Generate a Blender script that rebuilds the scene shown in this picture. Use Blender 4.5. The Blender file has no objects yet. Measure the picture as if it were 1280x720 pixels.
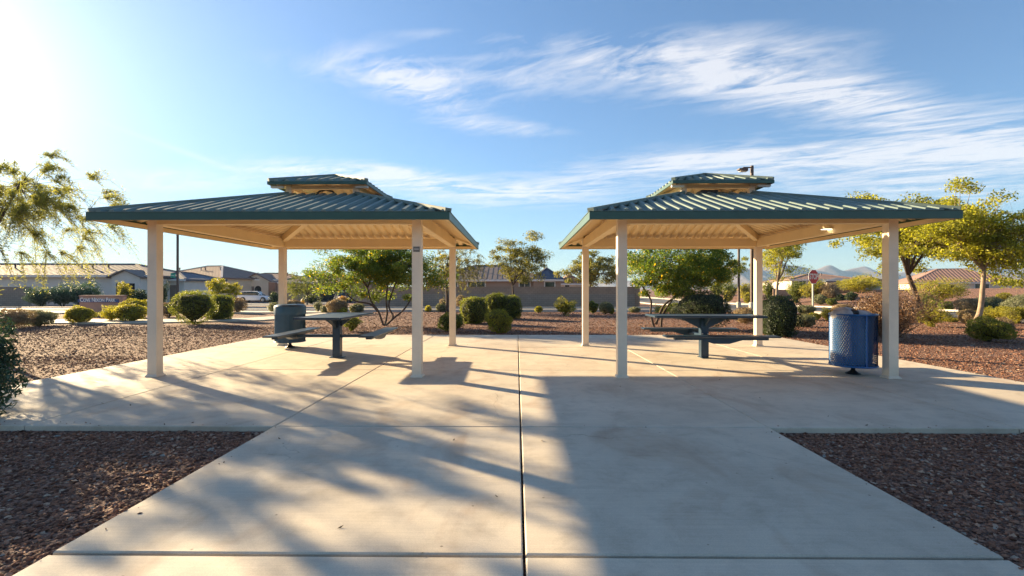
import bpy, math, random
import numpy as np
from mathutils import Vector, Matrix
R = math.radians
random.seed(7)
rng = np.random.default_rng(7)
SC = bpy.context.scene
COL = SC.collection
# ------------------------------------------------------------------ camera
CAMZ = 1.22; YAW = R(0.57); F = 603.0
cam = bpy.data.cameras.new('camera'); co = bpy.data.objects.new('camera', cam); COL.objects.link(co)
co.location = (0, 0, CAMZ); co.rotation_euler = (R(90.095), 0, YAW)
cam.lens = F/1280*36; cam.sensor_width = 36; cam.clip_start = .05; cam.clip_end = 20000
SC.camera = co
# ------------------------------------------------------------------ light
SUN_AZ = 54.9      # degrees to the left of +Y
SUN_EL = 16.4
sl = bpy.data.lights.new('sun', 'SUN'); so = bpy.data.objects.new('sun', sl); COL.objects.link(so)
sl.energy = 5.0; sl.angle = R(0.55); sl.color = (1, .77, .46)
sdir = Vector((-math.sin(R(SUN_AZ))*math.cos(R(SUN_EL)), math.cos(R(SUN_AZ))*math.cos(R(SUN_EL)), math.sin(R(SUN_EL))))
so.rotation_euler = sdir.to_track_quat('Z', 'Y').to_euler()
SC.view_settings.view_transform = 'Standard'; SC.view_settings.look = 'None'
SC.view_settings.exposure = 2.0; SC.view_settings.gamma = 1
SKY_STRENGTH = .05
W = bpy.data.worlds.new('World'); SC.world = W; W.use_nodes = True
nt = W.node_tree; nt.nodes.clear()
def wire(nt, a, b):
    nt.links.new(a, b)
def mth(nt, op, a, b=None, c=None, clamp=False):
    n = nt.nodes.new('ShaderNodeMath'); n.operation = op; n.use_clamp = clamp
    for i, v in enumerate((a, b, c)):
        if v is None: continue
        if isinstance(v, (int, float)): n.inputs[i].default_value = v
        else: nt.links.new(v, n.inputs[i])
    return n.outputs[0]
def build_world():
    m = lambda *a, **k: mth(nt, *a, **k)
    sky = nt.nodes.new('ShaderNodeTexSky'); sky.sky_type = 'NISHITA'; sky.sun_disc = False
    sky.sun_elevation = R(SUN_EL); sky.sun_rotation = R(-SUN_AZ)
    sky.air_density = 1.0; sky.dust_density = .05; sky.ozone_density = 2.0; sky.altitude = 350
    tc = nt.nodes.new('ShaderNodeTexCoord')
    sep = nt.nodes.new('ShaderNodeSeparateXYZ'); wire(nt, tc.outputs['Generated'], sep.inputs[0])
    x, y, z = sep.outputs
    az = m('MULTIPLY', m('ARCTAN2', x, y), 180/math.pi)
    el = m('MULTIPLY', m('ARCSINE', z, clamp=False), 180/math.pi)
    def azel(px, py):
        a = (px-646)/F; b = (361-py)/F
        return math.degrees(math.atan(a)), math.degrees(math.atan(b/math.sqrt(1+a*a)))
    # streaky fibre noise: coordinates on a high flat layer, drawn out along the wind
    zz = m('MAXIMUM', z, .06)
    u = m('DIVIDE', x, zz); v = m('DIVIDE', y, zz)
    def fibre(ang, su, sv, detail=8, rough=.6, off=0, dist=.6):
        c_, s_ = math.cos(R(ang)), math.sin(R(ang))
        a = m('ADD', m('MULTIPLY', u, c_*su), m('MULTIPLY', v, s_*su))
        b = m('ADD', m('MULTIPLY', u, -s_*sv), m('MULTIPLY', v, c_*sv))
        cb = nt.nodes.new('ShaderNodeCombineXYZ'); wire(nt, a, cb.inputs[0]); wire(nt, b, cb.inputs[1]); cb.inputs[2].default_value = off
        n = nt.nodes.new('ShaderNodeTexNoise'); n.inputs['Scale'].default_value = 1; n.inputs['Detail'].default_value = detail
        n.inputs['Roughness'].default_value = rough; n.inputs['Distortion'].default_value = dist
        wire(nt, cb.outputs[0], n.inputs['Vector']); return n.outputs['Fac']
    f1 = fibre(-16, .75, 1.9, off=13.4, dist=2.2); f2 = fibre(-36, 2.2, 5.2, rough=.74, off=21.7, dist=1.8, detail=10); f3 = fibre(0, .5, .8, off=1.3, detail=3, dist=.2)
    yy = m('MAXIMUM', y, .08); ga = m('DIVIDE', x, yy); gb = m('DIVIDE', z, yy); front = m('GREATER_THAN', y, .08)
    def blob(px, py, hl, ht, tilt, amp):
        c_, s_ = math.cos(R(-tilt)), math.sin(R(-tilt))
        da = m('SUBTRACT', ga, (px-646)/F); de = m('SUBTRACT', gb, (361-py)/F)
        p = m('MULTIPLY', m('ADD', m('MULTIPLY', da, c_), m('MULTIPLY', de, s_)), F/hl)
        q = m('MULTIPLY', m('SUBTRACT', m('MULTIPLY', de, c_), m('MULTIPLY', da, s_)), F/ht)
        r = m('ADD', m('MULTIPLY', p, p), m('MULTIPLY', q, q))
        return m('MULTIPLY', m('EXPONENT', m('MULTIPLY', r, -1)), amp)
    blobs = [(860, 66, 190, 26, -3, .62), (930, 104, 220, 34, 7, .72), (1075, 128, 120, 26, 14, .55), (515, 104, 85, 26, 24, .8), (450, 92, 120, 18, 10, .4),
             (600, 95, 120, 26, 6, .45), (625, 158, 70, 10, 5, .6), (1080, 200, 260, 30, -3, .75), (840, 205, 130, 16, -5, .6), (1270, 180, 150, 40, -4, .6),
             (400, 214, 110, 14, 4, .85), (500, 222, 80, 13, 8, .7), (640, 240, 120, 17, 0, .8), (220, 226, 110, 14, 0, .6), (1190, 240, 170, 16, 0, .5),
             (560, 335, 220, 8, 0, .3), (90, 262, 150, 14, 0, .3), (600, 45, 120, 8, 3, .3)]
    s = None
    for b in blobs:
        g = blob(*b); s = g if s is None else m('ADD', s, g)
    s = m('MULTIPLY', s, front)
    out = m('MULTIPLY', m('SUBTRACT', f3, .52), 1.8, clamp=True)       # scattered cirrus elsewhere
    side = m('MULTIPLY', m('SUBTRACT', m('ABSOLUTE', az), 52), .05, clamp=True)
    s = m('ADD', s, m('MULTIPLY', out, side))
    nz = m('ADD', m('MULTIPLY', f1, .6), m('MULTIPLY', f2, .4))
    nz = m('ADD', m('MULTIPLY', m('SUBTRACT', nz, .5), 2.3), .5)
    alpha = m('SUBTRACT', m('MULTIPLY', s, m('ADD', m('MULTIPLY', m('SUBTRACT', nz, .32), 2.7), .24)), .08, clamp=True)
    alpha = m('MINIMUM', m('MULTIPLY', alpha, 1.15), .88)
    # contrail
    a0, e0, a1, e1 = (80-646)/F, (361-135)/F, (345-646)/F, (361-232)/F; L = math.hypot(a1-a0, e1-e0); cx, sx = (a1-a0)/L, (e1-e0)/L
    da = m('SUBTRACT', ga, a0); de = m('SUBTRACT', gb, e0)
    p = m('MULTIPLY', m('DIVIDE', m('ADD', m('MULTIPLY', da, cx), m('MULTIPLY', de, sx)), L, clamp=True), front)
    q = m('MULTIPLY', m('SUBTRACT', m('MULTIPLY', de, cx), m('MULTIPLY', da, sx)), F/5.0)
    q = m('DIVIDE', q, m('ADD', m('MULTIPLY', p, .9), .25))
    tr = m('MULTIPLY', m('EXPONENT', m('MULTIPLY', m('MULTIPLY', q, q), -1)), m('MULTIPLY', m('MULTIPLY', p, m('SUBTRACT', 1, m('POWER', p, 6))), m('ADD', f2, .1)))
    alpha = m('MAXIMUM', alpha, m('MULTIPLY', tr, .9))
    # glow added round the low sun, for haze and lens bloom
    vd = nt.nodes.new('ShaderNodeVectorMath'); vd.operation = 'DOT_PRODUCT'; wire(nt, tc.outputs['Generated'], vd.inputs[0]); vd.inputs[1].default_value = sdir
    ang = m('ARCCOSINE', m('MINIMUM', vd.outputs['Value'], .99999))
    glow = m('ADD', m('MULTIPLY', m('EXPONENT', m('MULTIPLY', ang, -8)), 10), m('MULTIPLY', m('EXPONENT', m('MULTIPLY', m('MULTIPLY', ang, ang), -3.2)), .75))
    def rgbmul(col, fac):
        n = nt.nodes.new('ShaderNodeMix'); n.data_type = 'RGBA'; n.blend_type = 'MULTIPLY'; n.inputs[0].default_value = 1
        for idx, v in ((6, col), (7, fac)):
            if isinstance(v, tuple): n.inputs[idx].default_value = (*v, 1)
            else: wire(nt, v, n.inputs[idx])
        n.clamp_result = False
        return n.outputs[2]
    def add(a, b):
        n = nt.nodes.new('ShaderNodeMix'); n.data_type = 'RGBA'; n.blend_type = 'ADD'; n.inputs[0].default_value = 1
        wire(nt, a, n.inputs[6]); wire(nt, b, n.inputs[7]); return n.outputs[2]
    def grey2(c_, f_):
        vm = nt.nodes.new('ShaderNodeVectorMath'); vm.operation = 'SCALE'; wire(nt, c_, vm.inputs[0]); wire(nt, f_, vm.inputs['Scale']); return vm.outputs[0]
    def grey(fac, col):
        vm = nt.nodes.new('ShaderNodeVectorMath'); vm.operation = 'SCALE'; vm.inputs[0].default_value = col; wire(nt, fac, vm.inputs['Scale']); return vm.outputs[0]
    base = rgbmul(sky.outputs[0], SKYTINT)
    bw = nt.nodes.new('ShaderNodeRGBToBW'); wire(nt, base, bw.inputs[0])
    soft = m('DIVIDE', 1.12, m('ADD', 1, m('POWER', m('MULTIPLY', bw.outputs[0], 1/SOFT), 1.5)))     # tone curve holds down the bright part of the sky
    base = grey2(base, soft)
    base = add(base, grey(glow, (1.0, .93, .80)))
    mix = nt.nodes.new('ShaderNodeMix'); mix.data_type = 'RGBA'; wire(nt, alpha, mix.inputs[0]); wire(nt, base, mix.inputs[6])
    cl = add(rgbmul(base, (.25, .25, .25)), grey(m('ADD', 4.3, 0), (1.0, .965, .945)))
    wire(nt, cl, mix.inputs[7])
    bg = nt.nodes.new('ShaderNodeBackground'); bg.inputs[1].default_value = SKY_STRENGTH
    ow = nt.nodes.new('ShaderNodeOutputWorld'); wire(nt, mix.outputs[2], bg.inputs[0]); wire(nt, bg.outputs[0], ow.inputs[0])
SOFT = 8.0
SKYTINT = (.80, .925, 1.04)
build_world()
SC.cycles.max_bounces = 6; SC.cycles.diffuse_bounces = 4; SC.cycles.transparent_max_bounces = 6
SC.cycles.volume_bounces = 0
# ------------------------------------------------------------------ helpers
def h(X, Y):
    """ground height: flat round the plaza, falling gently to the street, a planted bank to the right"""
    z = -.05 - .02*min(max(Y-25, 0), 35)
    def ss(t): t = min(max(t, 0), 1); return t*t*(3-2*t)
    z += 1.75*ss((X-27)/18)*(1-ss((X-70)/40))*(1-ss((Y-75)/60))*ss((Y+20)/30)
    return z
def ray(px, py):
    return Vector((-math.sin(YAW)+math.cos(YAW)*(px-640)/F, math.cos(YAW)+math.sin(YAW)*(px-640)/F, (361-py)/F))
def ground(px, py):
    d = ray(px, py); t = 2.0
    for i in range(4000):
        p = d*t; p.z += CAMZ
        if p.z <= h(p.x, p.y): return p, t
        t *= 1.0025
    return p, t
def at(px, py, depth):
    d = ray(px, py)*depth; return Vector((d.x, d.y, d.z+CAMZ))
def tag(o, label=None, cat=None, group=None, kind=None):
    if label: o['label'] = label
    if cat: o['category'] = cat
    if group: o['group'] = group
    if kind: o['kind'] = kind
    return o
def empty(name, loc=(0, 0, 0), rz=0, parent=None):
    o = bpy.data.objects.new(name, None); COL.objects.link(o); o.location = loc; o.rotation_euler = (0, 0, rz); o.empty_display_size = .2
    if parent: o.parent = parent
    return o
def link(name, me, parent=None, loc=(0, 0, 0), rot=(0, 0, 0), scale=(1, 1, 1)):
    o = bpy.data.objects.new(name, me); COL.objects.link(o); o.location = loc; o.rotation_euler = rot; o.scale = scale
    if parent: o.parent = parent
    return o
def children(o): return [c for c in o.children]
def copy_tree(o, parent=None):
    c = o.copy(); COL.objects.link(c)
    if parent is not None: c.parent = parent
    for ch in children(o): copy_tree(ch, c)
    return c
class MB:
    def __init__(s): s.v = []; s.f = []; s.m = []
    def add(s, vs, fs, mi=0):
        b = len(s.v); s.v += [tuple(v) for v in vs]; s.f += [tuple(i+b for i in f) for f in fs]; s.m += [mi]*len(fs); return s
    def box(s, lo, hi, mi=0, bev=0):
        x0, y0, z0 = lo; x1, y1, z1 = hi
        if bev <= 0:
            return s.add([(x0, y0, z0), (x1, y0, z0), (x1, y1, z0), (x0, y1, z0), (x0, y0, z1), (x1, y0, z1), (x1, y1, z1), (x0, y1, z1)],
                  [(3, 2, 1, 0), (4, 5, 6, 7), (0, 1, 5, 4), (1, 2, 6, 5), (2, 3, 7, 6), (3, 0, 4, 7)], mi)
        b = bev; ring = lambda z, i: [(x0+i, y0+i, z), (x1-i, y0+i, z), (x1-i, y1-i, z), (x0+i, y1-i, z)]
        vs = ring(z0, b)+ring(z0+b, 0)+ring(z1-b, 0)+ring(z1, b)
        fs = [(3, 2, 1, 0), (12, 13, 14, 15)]
        for k in range(3):
            for j in range(4): fs.append((k*4+j, k*4+(j+1) % 4, k*4+4+(j+1) % 4, k*4+4+j))
        return s.add(vs, fs, mi)
    def beam(s, a, b, w, hh, mi=0, up=(0, 0, 1)):
        """bar from a to b, top centre line on a-b, w wide, hh deep"""
        a = Vector(a); b = Vector(b); d = (b-a).normalized(); side = d.cross(Vector(up)).normalized()*(w/2); dn = -side.cross(d).normalized()*hh
        if dn.z > 0 and up == (0, 0, 1): dn = -dn
        vs = [a-side, a+side, a+side+dn, a-side+dn, b-side, b+side, b+side+dn, b-side+dn]
        return s.add(vs, [(0, 1, 2, 3), (7, 6, 5, 4), (1, 0, 4, 5), (2, 1, 5, 6), (3, 2, 6, 7), (0, 3, 7, 4)], mi)
    def tube(s, pts, rad, n=6, mi=0, cap=True):
        pts = [Vector(p) for p in pts]
        if isinstance(rad, (int, float)): rad = [rad]*len(pts)
        b = len(s.v); ref = None
        for i, p in enumerate(pts):
            d = (pts[min(i+1, len(pts)-1)]-pts[max(i-1, 0)]).normalized()
            if ref is None: ref = d.orthogonal().normalized()
            ref = (ref-d*ref.dot(d)).normalized(); bb = d.cross(ref)
            for k in range(n):
                a = 2*math.pi*k/n; s.v.append(tuple(p+(ref*math.cos(a)+bb*math.sin(a))*rad[i]))
        fs = []
        for i in range(len(pts)-1):
            for k in range(n): fs.append((b+i*n+k, b+i*n+(k+1) % n, b+(i+1)*n+(k+1) % n, b+(i+1)*n+k))
        if cap:
            fs.append(tuple(b+k for k in reversed(range(n)))); fs.append(tuple(b+(len(pts)-1)*n+k for k in range(n)))
        s.f += fs; s.m += [mi]*len(fs); return s
    def lathe(s, prof, n=24, c=(0, 0, 0), mi=0, cap=True):
        b = len(s.v)
        for r, z in prof:
            for k in range(n):
                a = 2*math.pi*k/n; s.v.append((c[0]+r*math.cos(a), c[1]+r*math.sin(a), c[2]+z))
        fs = []
        for i in range(len(prof)-1):
            for k in range(n): fs.append((b+i*n+k, b+i*n+(k+1) % n, b+(i+1)*n+(k+1) % n, b+(i+1)*n+k))
        if cap:
            fs.append(tuple(b+k for k in reversed(range(n)))); fs.append(tuple(b+(len(prof)-1)*n+k for k in range(n)))
        s.f += fs; s.m += [mi]*len(fs); return s
    def prism(s, outline, y0, y1, mi=0):
        """outline in x,z extruded from y0 to y1"""
        n = len(outline); vs = [(x, y0, z) for x, z in outline]+[(x, y1, z) for x, z in outline]
        fs = [tuple(range(n)), tuple(reversed(range(n, 2*n)))]+[((i+1) % n, i, n+i, n+(i+1) % n) for i in range(n)]
        return s.add(vs, fs, mi)
    def mesh(s, name, mats, smooth=False):
        me = bpy.data.meshes.new(name); me.from_pydata(s.v, [], s.f)
        for m_ in (mats if isinstance(mats, (list, tuple)) else [mats]): me.materials.append(m_)
        me.polygons.foreach_set('material_index', s.m)
        if smooth: me.polygons.foreach_set('use_smooth', [True]*len(s.f))
        me.update(); return me
    def build(s, name, mats, parent=None, smooth=False, **k):
        return link(name, s.mesh(name, mats, smooth), parent, **k)
def poly_mesh(name, V, nper, mat, tint=None):
    """V: (N*nper,3); each run of nper vertices is one face"""
    me = bpy.data.meshes.new(name); nv = len(V); nf = nv//nper
    me.vertices.add(nv); me.vertices.foreach_set('co', np.ascontiguousarray(V, dtype=np.float32).ravel())
    me.loops.add(nv); me.loops.foreach_set('vertex_index', np.arange(nv, dtype=np.int32))
    me.polygons.add(nf); me.polygons.foreach_set('loop_start', np.arange(0, nv, nper, dtype=np.int32))
    me.polygons.foreach_set('loop_total', np.full(nf, nper, dtype=np.int32))
    me.update(calc_edges=True); me.materials.append(mat)
    if tint is not None:
        at_ = me.attributes.new('tint', 'FLOAT', 'FACE'); at_.data.foreach_set('value', np.asarray(tint, dtype=np.float32))
    return me
# ------------------------------------------------------------------ materials
MATS = {}
def new_mat(name):
    m = bpy.data.materials.new(name); m.use_nodes = True; n = m.node_tree; b = n.nodes['Principled BSDF']; return m, n, b
def noise(n, scale, detail=5, rough=.6, vec=None, dist=0):
    t = n.nodes.new('ShaderNodeTexNoise'); t.inputs['Scale'].default_value = scale; t.inputs['Detail'].default_value = detail
    t.inputs['Roughness'].default_value = rough; t.inputs['Distortion'].default_value = dist
    if vec is not None: n.links.new(vec, t.inputs['Vector'])
    return t.outputs['Fac']
def ramp(n, fac, stops):
    r = n.nodes.new('ShaderNodeValToRGB'); n.links.new(fac, r.inputs[0]); e = r.color_ramp.elements
    while len(e) < len(stops): e.new(.5)
    for k, (p, c) in enumerate(stops): e[k].position = p; e[k].color = (*c, 1)
    return r.outputs[0]
def objco(n, scale=(1, 1, 1), rot=(0, 0, 0)):
    t = n.nodes.new('ShaderNodeTexCoord'); mp = n.nodes.new('ShaderNodeMapping'); mp.inputs['Scale'].default_value = scale; mp.inputs['Rotation'].default_value = rot
    n.links.new(t.outputs['Object'], mp.inputs[0]); return mp.outputs[0]
def worldco(n, scale=(1, 1, 1)):
    t = n.nodes.new('ShaderNodeNewGeometry'); mp = n.nodes.new('ShaderNodeMapping'); mp.inputs['Scale'].default_value = scale
    n.links.new(t.outputs['Position'], mp.inputs[0]); return mp.outputs[0]
def bump(n, b, height, strength=.3, dist=.01):
    u = n.nodes.new('ShaderNodeBump'); u.inputs['Strength'].default_value = strength; u.inputs['Distance'].default_value = dist
    n.links.new(height, u.inputs['Height']); n.links.new(u.outputs[0], b.inputs['Normal'])
def mixc(n, fac, a, b, mode='MIX'):
    t = n.nodes.new('ShaderNodeMix'); t.data_type = 'RGBA'; t.blend_type = mode
    for i, v in ((0, fac), (6, a), (7, b)):
        if isinstance(v, tuple): t.inputs[i].default_value = (*v, 1)
        elif isinstance(v, (int, float)): t.inputs[i].default_value = v
        else: n.links.new(v, t.inputs[i])
    return t.outputs[2]
def paint(name, col, rough=.5, var=.12, scale=3, bmp=.05, metal=0, spec=.5, fine=60):
    m, n, b = new_mat(name); co_ = worldco(n)
    f = noise(n, scale, 6, .65, co_); lo = tuple(c*(1-var) for c in col); hi = tuple(min(1, c*(1+var)) for c in col)
    n.links.new(ramp(n, f, [(.3, lo), (.7, hi)]), b.inputs['Base Color'])
    b.inputs['Roughness'].default_value = rough; b.inputs['Metallic'].default_value = metal; b.inputs['Specular IOR Level'].default_value = spec
    if bmp: bump(n, b, noise(n, fine, 3, .6, co_), bmp, .01)
    return m
M_post = paint('beige_powder_coat', (.74, .61, .46), .5, .1, 2, .04)
M_ceil = paint('beige_sheet', (.75, .575, .33), .55, .06, 2, .03)
M_green = paint('green_trim', (.022, .078, .058), .4, .15, 2, .03)
M_roof = paint('green_roof_sheet', (.15, .205, .18), .62, .15, 1.5, .03)
M_whitem = paint('pale_trim', (.62, .60, .55), .5, .06, 2, 0)
M_table = paint('navy_table_coating', (.010, .034, .066), .38, .2, 5, .1, fine=140)
M_blue = paint('blue_bin_coating', (.006, .085, .25), .35, .15, 5, .06)
M_navy = paint('navy_bin_coating', (.022, .07, .125), .4, .2, 5, .1, fine=120)
M_black = paint('black_metal', (.012, .012, .014), .45, .2, 5, 0)
M_bag = paint('grey_plastic_bag', (.33, .32, .33), .35, .3, 12, .5, fine=18)
M_liner = paint('dark_bag_liner', (.10, .11, .13), .6, .3, 12, .4, fine=18)
M_dark = paint('dark_interior', (.012, .011, .010), .8, .3, 1, 0)
M_bark = paint('bark', (.085, .06, .045), .9, .4, 9, .6, fine=40)
M_barkpale = paint('pale_bark', (.27, .20, .14), .9, .35, 8, .6, fine=40)
M_twig = paint('dry_twigs', (.13, .085, .055), .9, .4, 9, .3)
M_pole = paint('brown_pole_paint', (.075, .04, .03), .5, .15, 3, 0)
M_galv = paint('galvanised_steel', (.33, .33, .32), .5, .15, 6, 0)
M_signw = paint('white_sign_face', (.78, .78, .76), .45, .04, 3, 0)
M_signback = paint('bare_aluminium', (.6, .61, .6), .45, .06, 3, 0)
M_red = paint('red_sign_face', (.50, .008, .006), .4, .06, 3, 0)
M_gsign = paint('green_sign_face', (.0, .27, .17), .4, .05, 3, 0)
M_yell = paint('yellow_hydrant_paint', (.72, .38, .03), .45, .08, 6, 0)
M_curb = paint('kerb_concrete', (.50, .44, .38), .8, .12, 2, .2)
M_bluesign = paint('blue_sign_band', (.03, .08, .22), .5, .1, 3, 0)
M_monu = paint('monument_stucco', (.46, .28, .20), .85, .12, 3, .3)
def concrete():
    m, n, b = new_mat('broomed_concrete'); co_ = worldco(n)
    oi = n.nodes.new('ShaderNodeObjectInfo')
    big = noise(n, .55, 6, .62, co_, .6); mid = noise(n, 3.2, 8, .7, co_, .4); fine = noise(n, 160, 3, .7, co_)
    c = ramp(n, big, [(.28, (.455, .385, .295)), (.5, (.565, .49, .38)), (.75, (.645, .57, .45))])
    c = mixc(n, .55, c, ramp(n, mid, [(.3, (.62, .60, .57)), (.52, (1, 1, 1)), (.8, (1.15, 1.12, 1.06))]), 'MULTIPLY')
    c = mixc(n, .5, c, ramp(n, fine, [(.3, (.72, .72, .72)), (.7, (1.2, 1.2, 1.2))]), 'MULTIPLY')
    # rust coloured stains and pale scuffs
    st = noise(n, 1.5, 5, .55, worldco(n, (1, .55, 1)), 1.2)
    c = mixc(n, ramp(n, st, [(.54, (0, 0, 0)), (.72, (.6, .6, .6))]), c, (.36, .25, .165))
    sc = noise(n, 5, 9, .75, worldco(n, (.5, 1.6, 1)), .5)
    c = mixc(n, ramp(n, sc, [(.6, (0, 0, 0)), (.75, (.3, .3, .3))]), c, (.60, .57, .52))
    ck = n.nodes.new('ShaderNodeTexVoronoi'); ck.feature = 'DISTANCE_TO_EDGE'; ck.inputs['Scale'].default_value = .42
    wv = n.nodes.new('ShaderNodeVectorMath'); wv.operation = 'ADD'; n.links.new(co_, wv.inputs[0])
    nn = n.nodes.new('ShaderNodeTexNoise'); nn.inputs['Scale'].default_value = 2.2; nn.inputs['Detail'].default_value = 6; n.links.new(co_, nn.inputs['Vector'])
    sv = n.nodes.new('ShaderNodeVectorMath'); sv.operation = 'SCALE'; sv.inputs['Scale'].default_value = .5; n.links.new(nn.outputs['Color'], sv.inputs[0]); n.links.new(sv.outputs[0], wv.inputs[1]); n.links.new(wv.outputs[0], ck.inputs['Vector'])
    ckm = mth(n, 'MULTIPLY', mth(n, 'LESS_THAN', ck.outputs['Distance'], .0016), mth(n, 'MULTIPLY', mth(n, 'SUBTRACT', noise(n, .33, 2, .5, co_), .5), 9, clamp=True))
    c = mixc(n, mth(n, 'MULTIPLY', ckm, .55), c, (.16, .12, .09))
    brs = noise(n, 1, 5, .65, worldco(n, (1.6, 70, 1)))
    c = mixc(n, .5, c, ramp(n, brs, [(.3, (.84, .83, .82)), (.7, (1.13, 1.12, 1.11))]), 'MULTIPLY')
    # small dark specks
    vo = n.nodes.new('ShaderNodeTexVoronoi'); vo.inputs['Scale'].default_value = 5.5; n.links.new(co_, vo.inputs['Vector'])
    c = mixc(n, ramp(n, vo.outputs['Distance'], [(.0, (1, 1, 1)), (.035, (.6, .6, .6)), (.05, (0, 0, 0))]), c, (.14, .10, .07))
    hv = mth(n, 'ADD', mth(n, 'MULTIPLY', oi.outputs['Random'], .12), .94)
    vm = n.nodes.new('ShaderNodeVectorMath'); vm.operation = 'SCALE'; n.links.new(c, vm.inputs[0]); n.links.new(hv, vm.inputs['Scale'])
    n.links.new(vm.outputs[0], b.inputs['Base Color']); b.inputs['Roughness'].default_value = .72
    br = noise(n, 1, 4, .6, worldco(n, (5, 190, 1)))
    hsum = mth(n, 'ADD', mth(n, 'MULTIPLY', br, .6), mth(n, 'MULTIPLY', fine, .6))
    bump(n, b, hsum, .35, .004); return m
M_conc = concrete()
def gravel_ground():
    m, n, b = new_mat('granite_gravel_bed'); co_ = worldco(n)
    vo = n.nodes.new('ShaderNodeTexVoronoi'); vo.inputs['Scale'].default_value = 44; n.links.new(co_, vo.inputs['Vector'])
    sep = n.nodes.new('ShaderNodeSeparateColor'); n.links.new(vo.outputs['Color'], sep.inputs[0])
    c = ramp(n, sep.outputs[0], [(0, (.10, .050, .032)), (.4, (.18, .090, .058)), (.75, (.26, .135, .088)), (1, (.34, .20, .14))])
    big = noise(n, .22, 5, .6, co_)
    c = mixc(n, .7, c, ramp(n, big, [(.3, (.78, .74, .72)), (.7, (1.15, 1.12, 1.08))]), 'MULTIPLY')
    n.links.new(c, b.inputs['Base Color']); b.inputs['Roughness'].default_value = .9
    inv = mth(n, 'SUBTRACT', 1, vo.outputs['Distance'])
    bump(n, b, inv, .9, .05); return m
M_grav = gravel_ground()
def stones_mat():
    m, n, b = new_mat('crushed_granite'); a = n.nodes.new('ShaderNodeAttribute'); a.attribute_name = 'tint'
    c = ramp(n, a.outputs['Fac'], [(0, (.08, .037, .025)), (.3, (.17, .080, .050)), (.6, (.27, .130, .080)), (.88, (.32, .18, .12)), (.97, (.44, .31, .22)), (1, (.24, .26, .24))])
    f = noise(n, 45, 4, .6, worldco(n)); c = mixc(n, .5, c, ramp(n, f, [(.3, (.7, .7, .7)), (.7, (1.25, 1.25, 1.25))]), 'MULTIPLY')
    n.links.new(c, b.inputs['Base Color']); b.inputs['Roughness'].default_value = .95; b.inputs['Specular IOR Level'].default_value = .15; return m
M_stone = stones_mat()
def asphalt():
    m, n, b = new_mat('asphalt'); co_ = worldco(n)
    c = ramp(n, noise(n, 1.2, 7, .65, co_), [(.3, (.06, .06, .065)), (.7, (.10, .098, .10))])
    n.links.new(c, b.inputs['Base Color']); b.inputs['Roughness'].default_value = .8; bump(n, b, noise(n, 60, 3, .6, co_), .3, .01); return m
M_asph = asphalt()
def leaf_mat(name, lo, hi, trans=.42, tcol=None, extra=None):
    m, n, b = new_mat(name); a = n.nodes.new('ShaderNodeAttribute'); a.attribute_name = 'tint'
    mid = tuple((p+q)/2*.9 for p, q in zip(lo, hi)); st = [(0, lo), (.5, mid), (.93, hi)]
    if extra: st += [(.94, extra), (1, extra)]
    c = ramp(n, a.outputs['Fac'], st)
    n.links.new(c, b.inputs['Base Color']); b.inputs['Roughness'].default_value = .5; b.inputs['Specular IOR Level'].default_value = .35
    t = n.nodes.new('ShaderNodeBsdfTranslucent'); n.links.new(mixc(n, 1, c, tcol or (1.5, 1.45, .8), 'MULTIPLY'), t.inputs[0])
    mx = n.nodes.new('ShaderNodeMixShader'); mx.inputs[0].default_value = trans
    n.links.new(b.outputs[0], mx.inputs[1]); n.links.new(t.outputs[0], mx.inputs[2])
    n.links.new(mx.outputs[0], n.nodes['Material Output'].inputs[0]); return m
LEAF = dict(
    green=leaf_mat('green_leaves', (.06, .085, .018), (.27, .29, .05), .5),
    dark=leaf_mat('dark_green_leaves', (.022, .038, .014), (.075, .11, .03), .25),
    gold=leaf_mat('golden_green_leaves', (.15, .15, .025), (.46, .42, .06), .5),
    yellow=leaf_mat('yellow_green_leaves', (.20, .20, .02), (.50, .45, .04)),
    tan=leaf_mat('dry_tan_leaves', (.20, .145, .08), (.42, .33, .19), .3, (1.2, 1.1, .8)),
    sage=leaf_mat('sage_leaves', (.12, .135, .07), (.30, .30, .17), .3),
    blue=leaf_mat('blue_green_leaves', (.025, .055, .035), (.085, .15, .085), .25),
    mesq=leaf_mat('feathery_leaves', (.16, .18, .045), (.42, .41, .10), .55),
    bells=leaf_mat('bright_green_leaves', (.06, .11, .018), (.24, .31, .045), .5, extra=(.75, .48, .02)),
    ash=leaf_mat('yellowing_leaves', (.17, .19, .03), (.52, .50, .05), .55),
    olive=leaf_mat('olive_leaves', (.09, .105, .03), (.33, .30, .07), .5),
    brown=leaf_mat('dry_brown_twiglets', (.17, .10, .055), (.36, .23, .12), .3, (1.2, 1.0, .8)),
    orange=leaf_mat('orange_leaves', (.25, .16, .03), (.6, .30, .03), .4),
)
CORE = {k: paint('inner_twigs_'+k, c, .95, .3, 14, 0) for k, c in dict(green=(.03, .035, .015), dark=(.012, .018, .008), gold=(.075, .06, .022), yellow=(.10, .09, .02), tan=(.19, .14, .09), sage=(.085, .085, .05), blue=(.02, .035, .02), orange=(.14, .09, .03)).items()}  # twig colour for the inner core of each shrub
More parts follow.
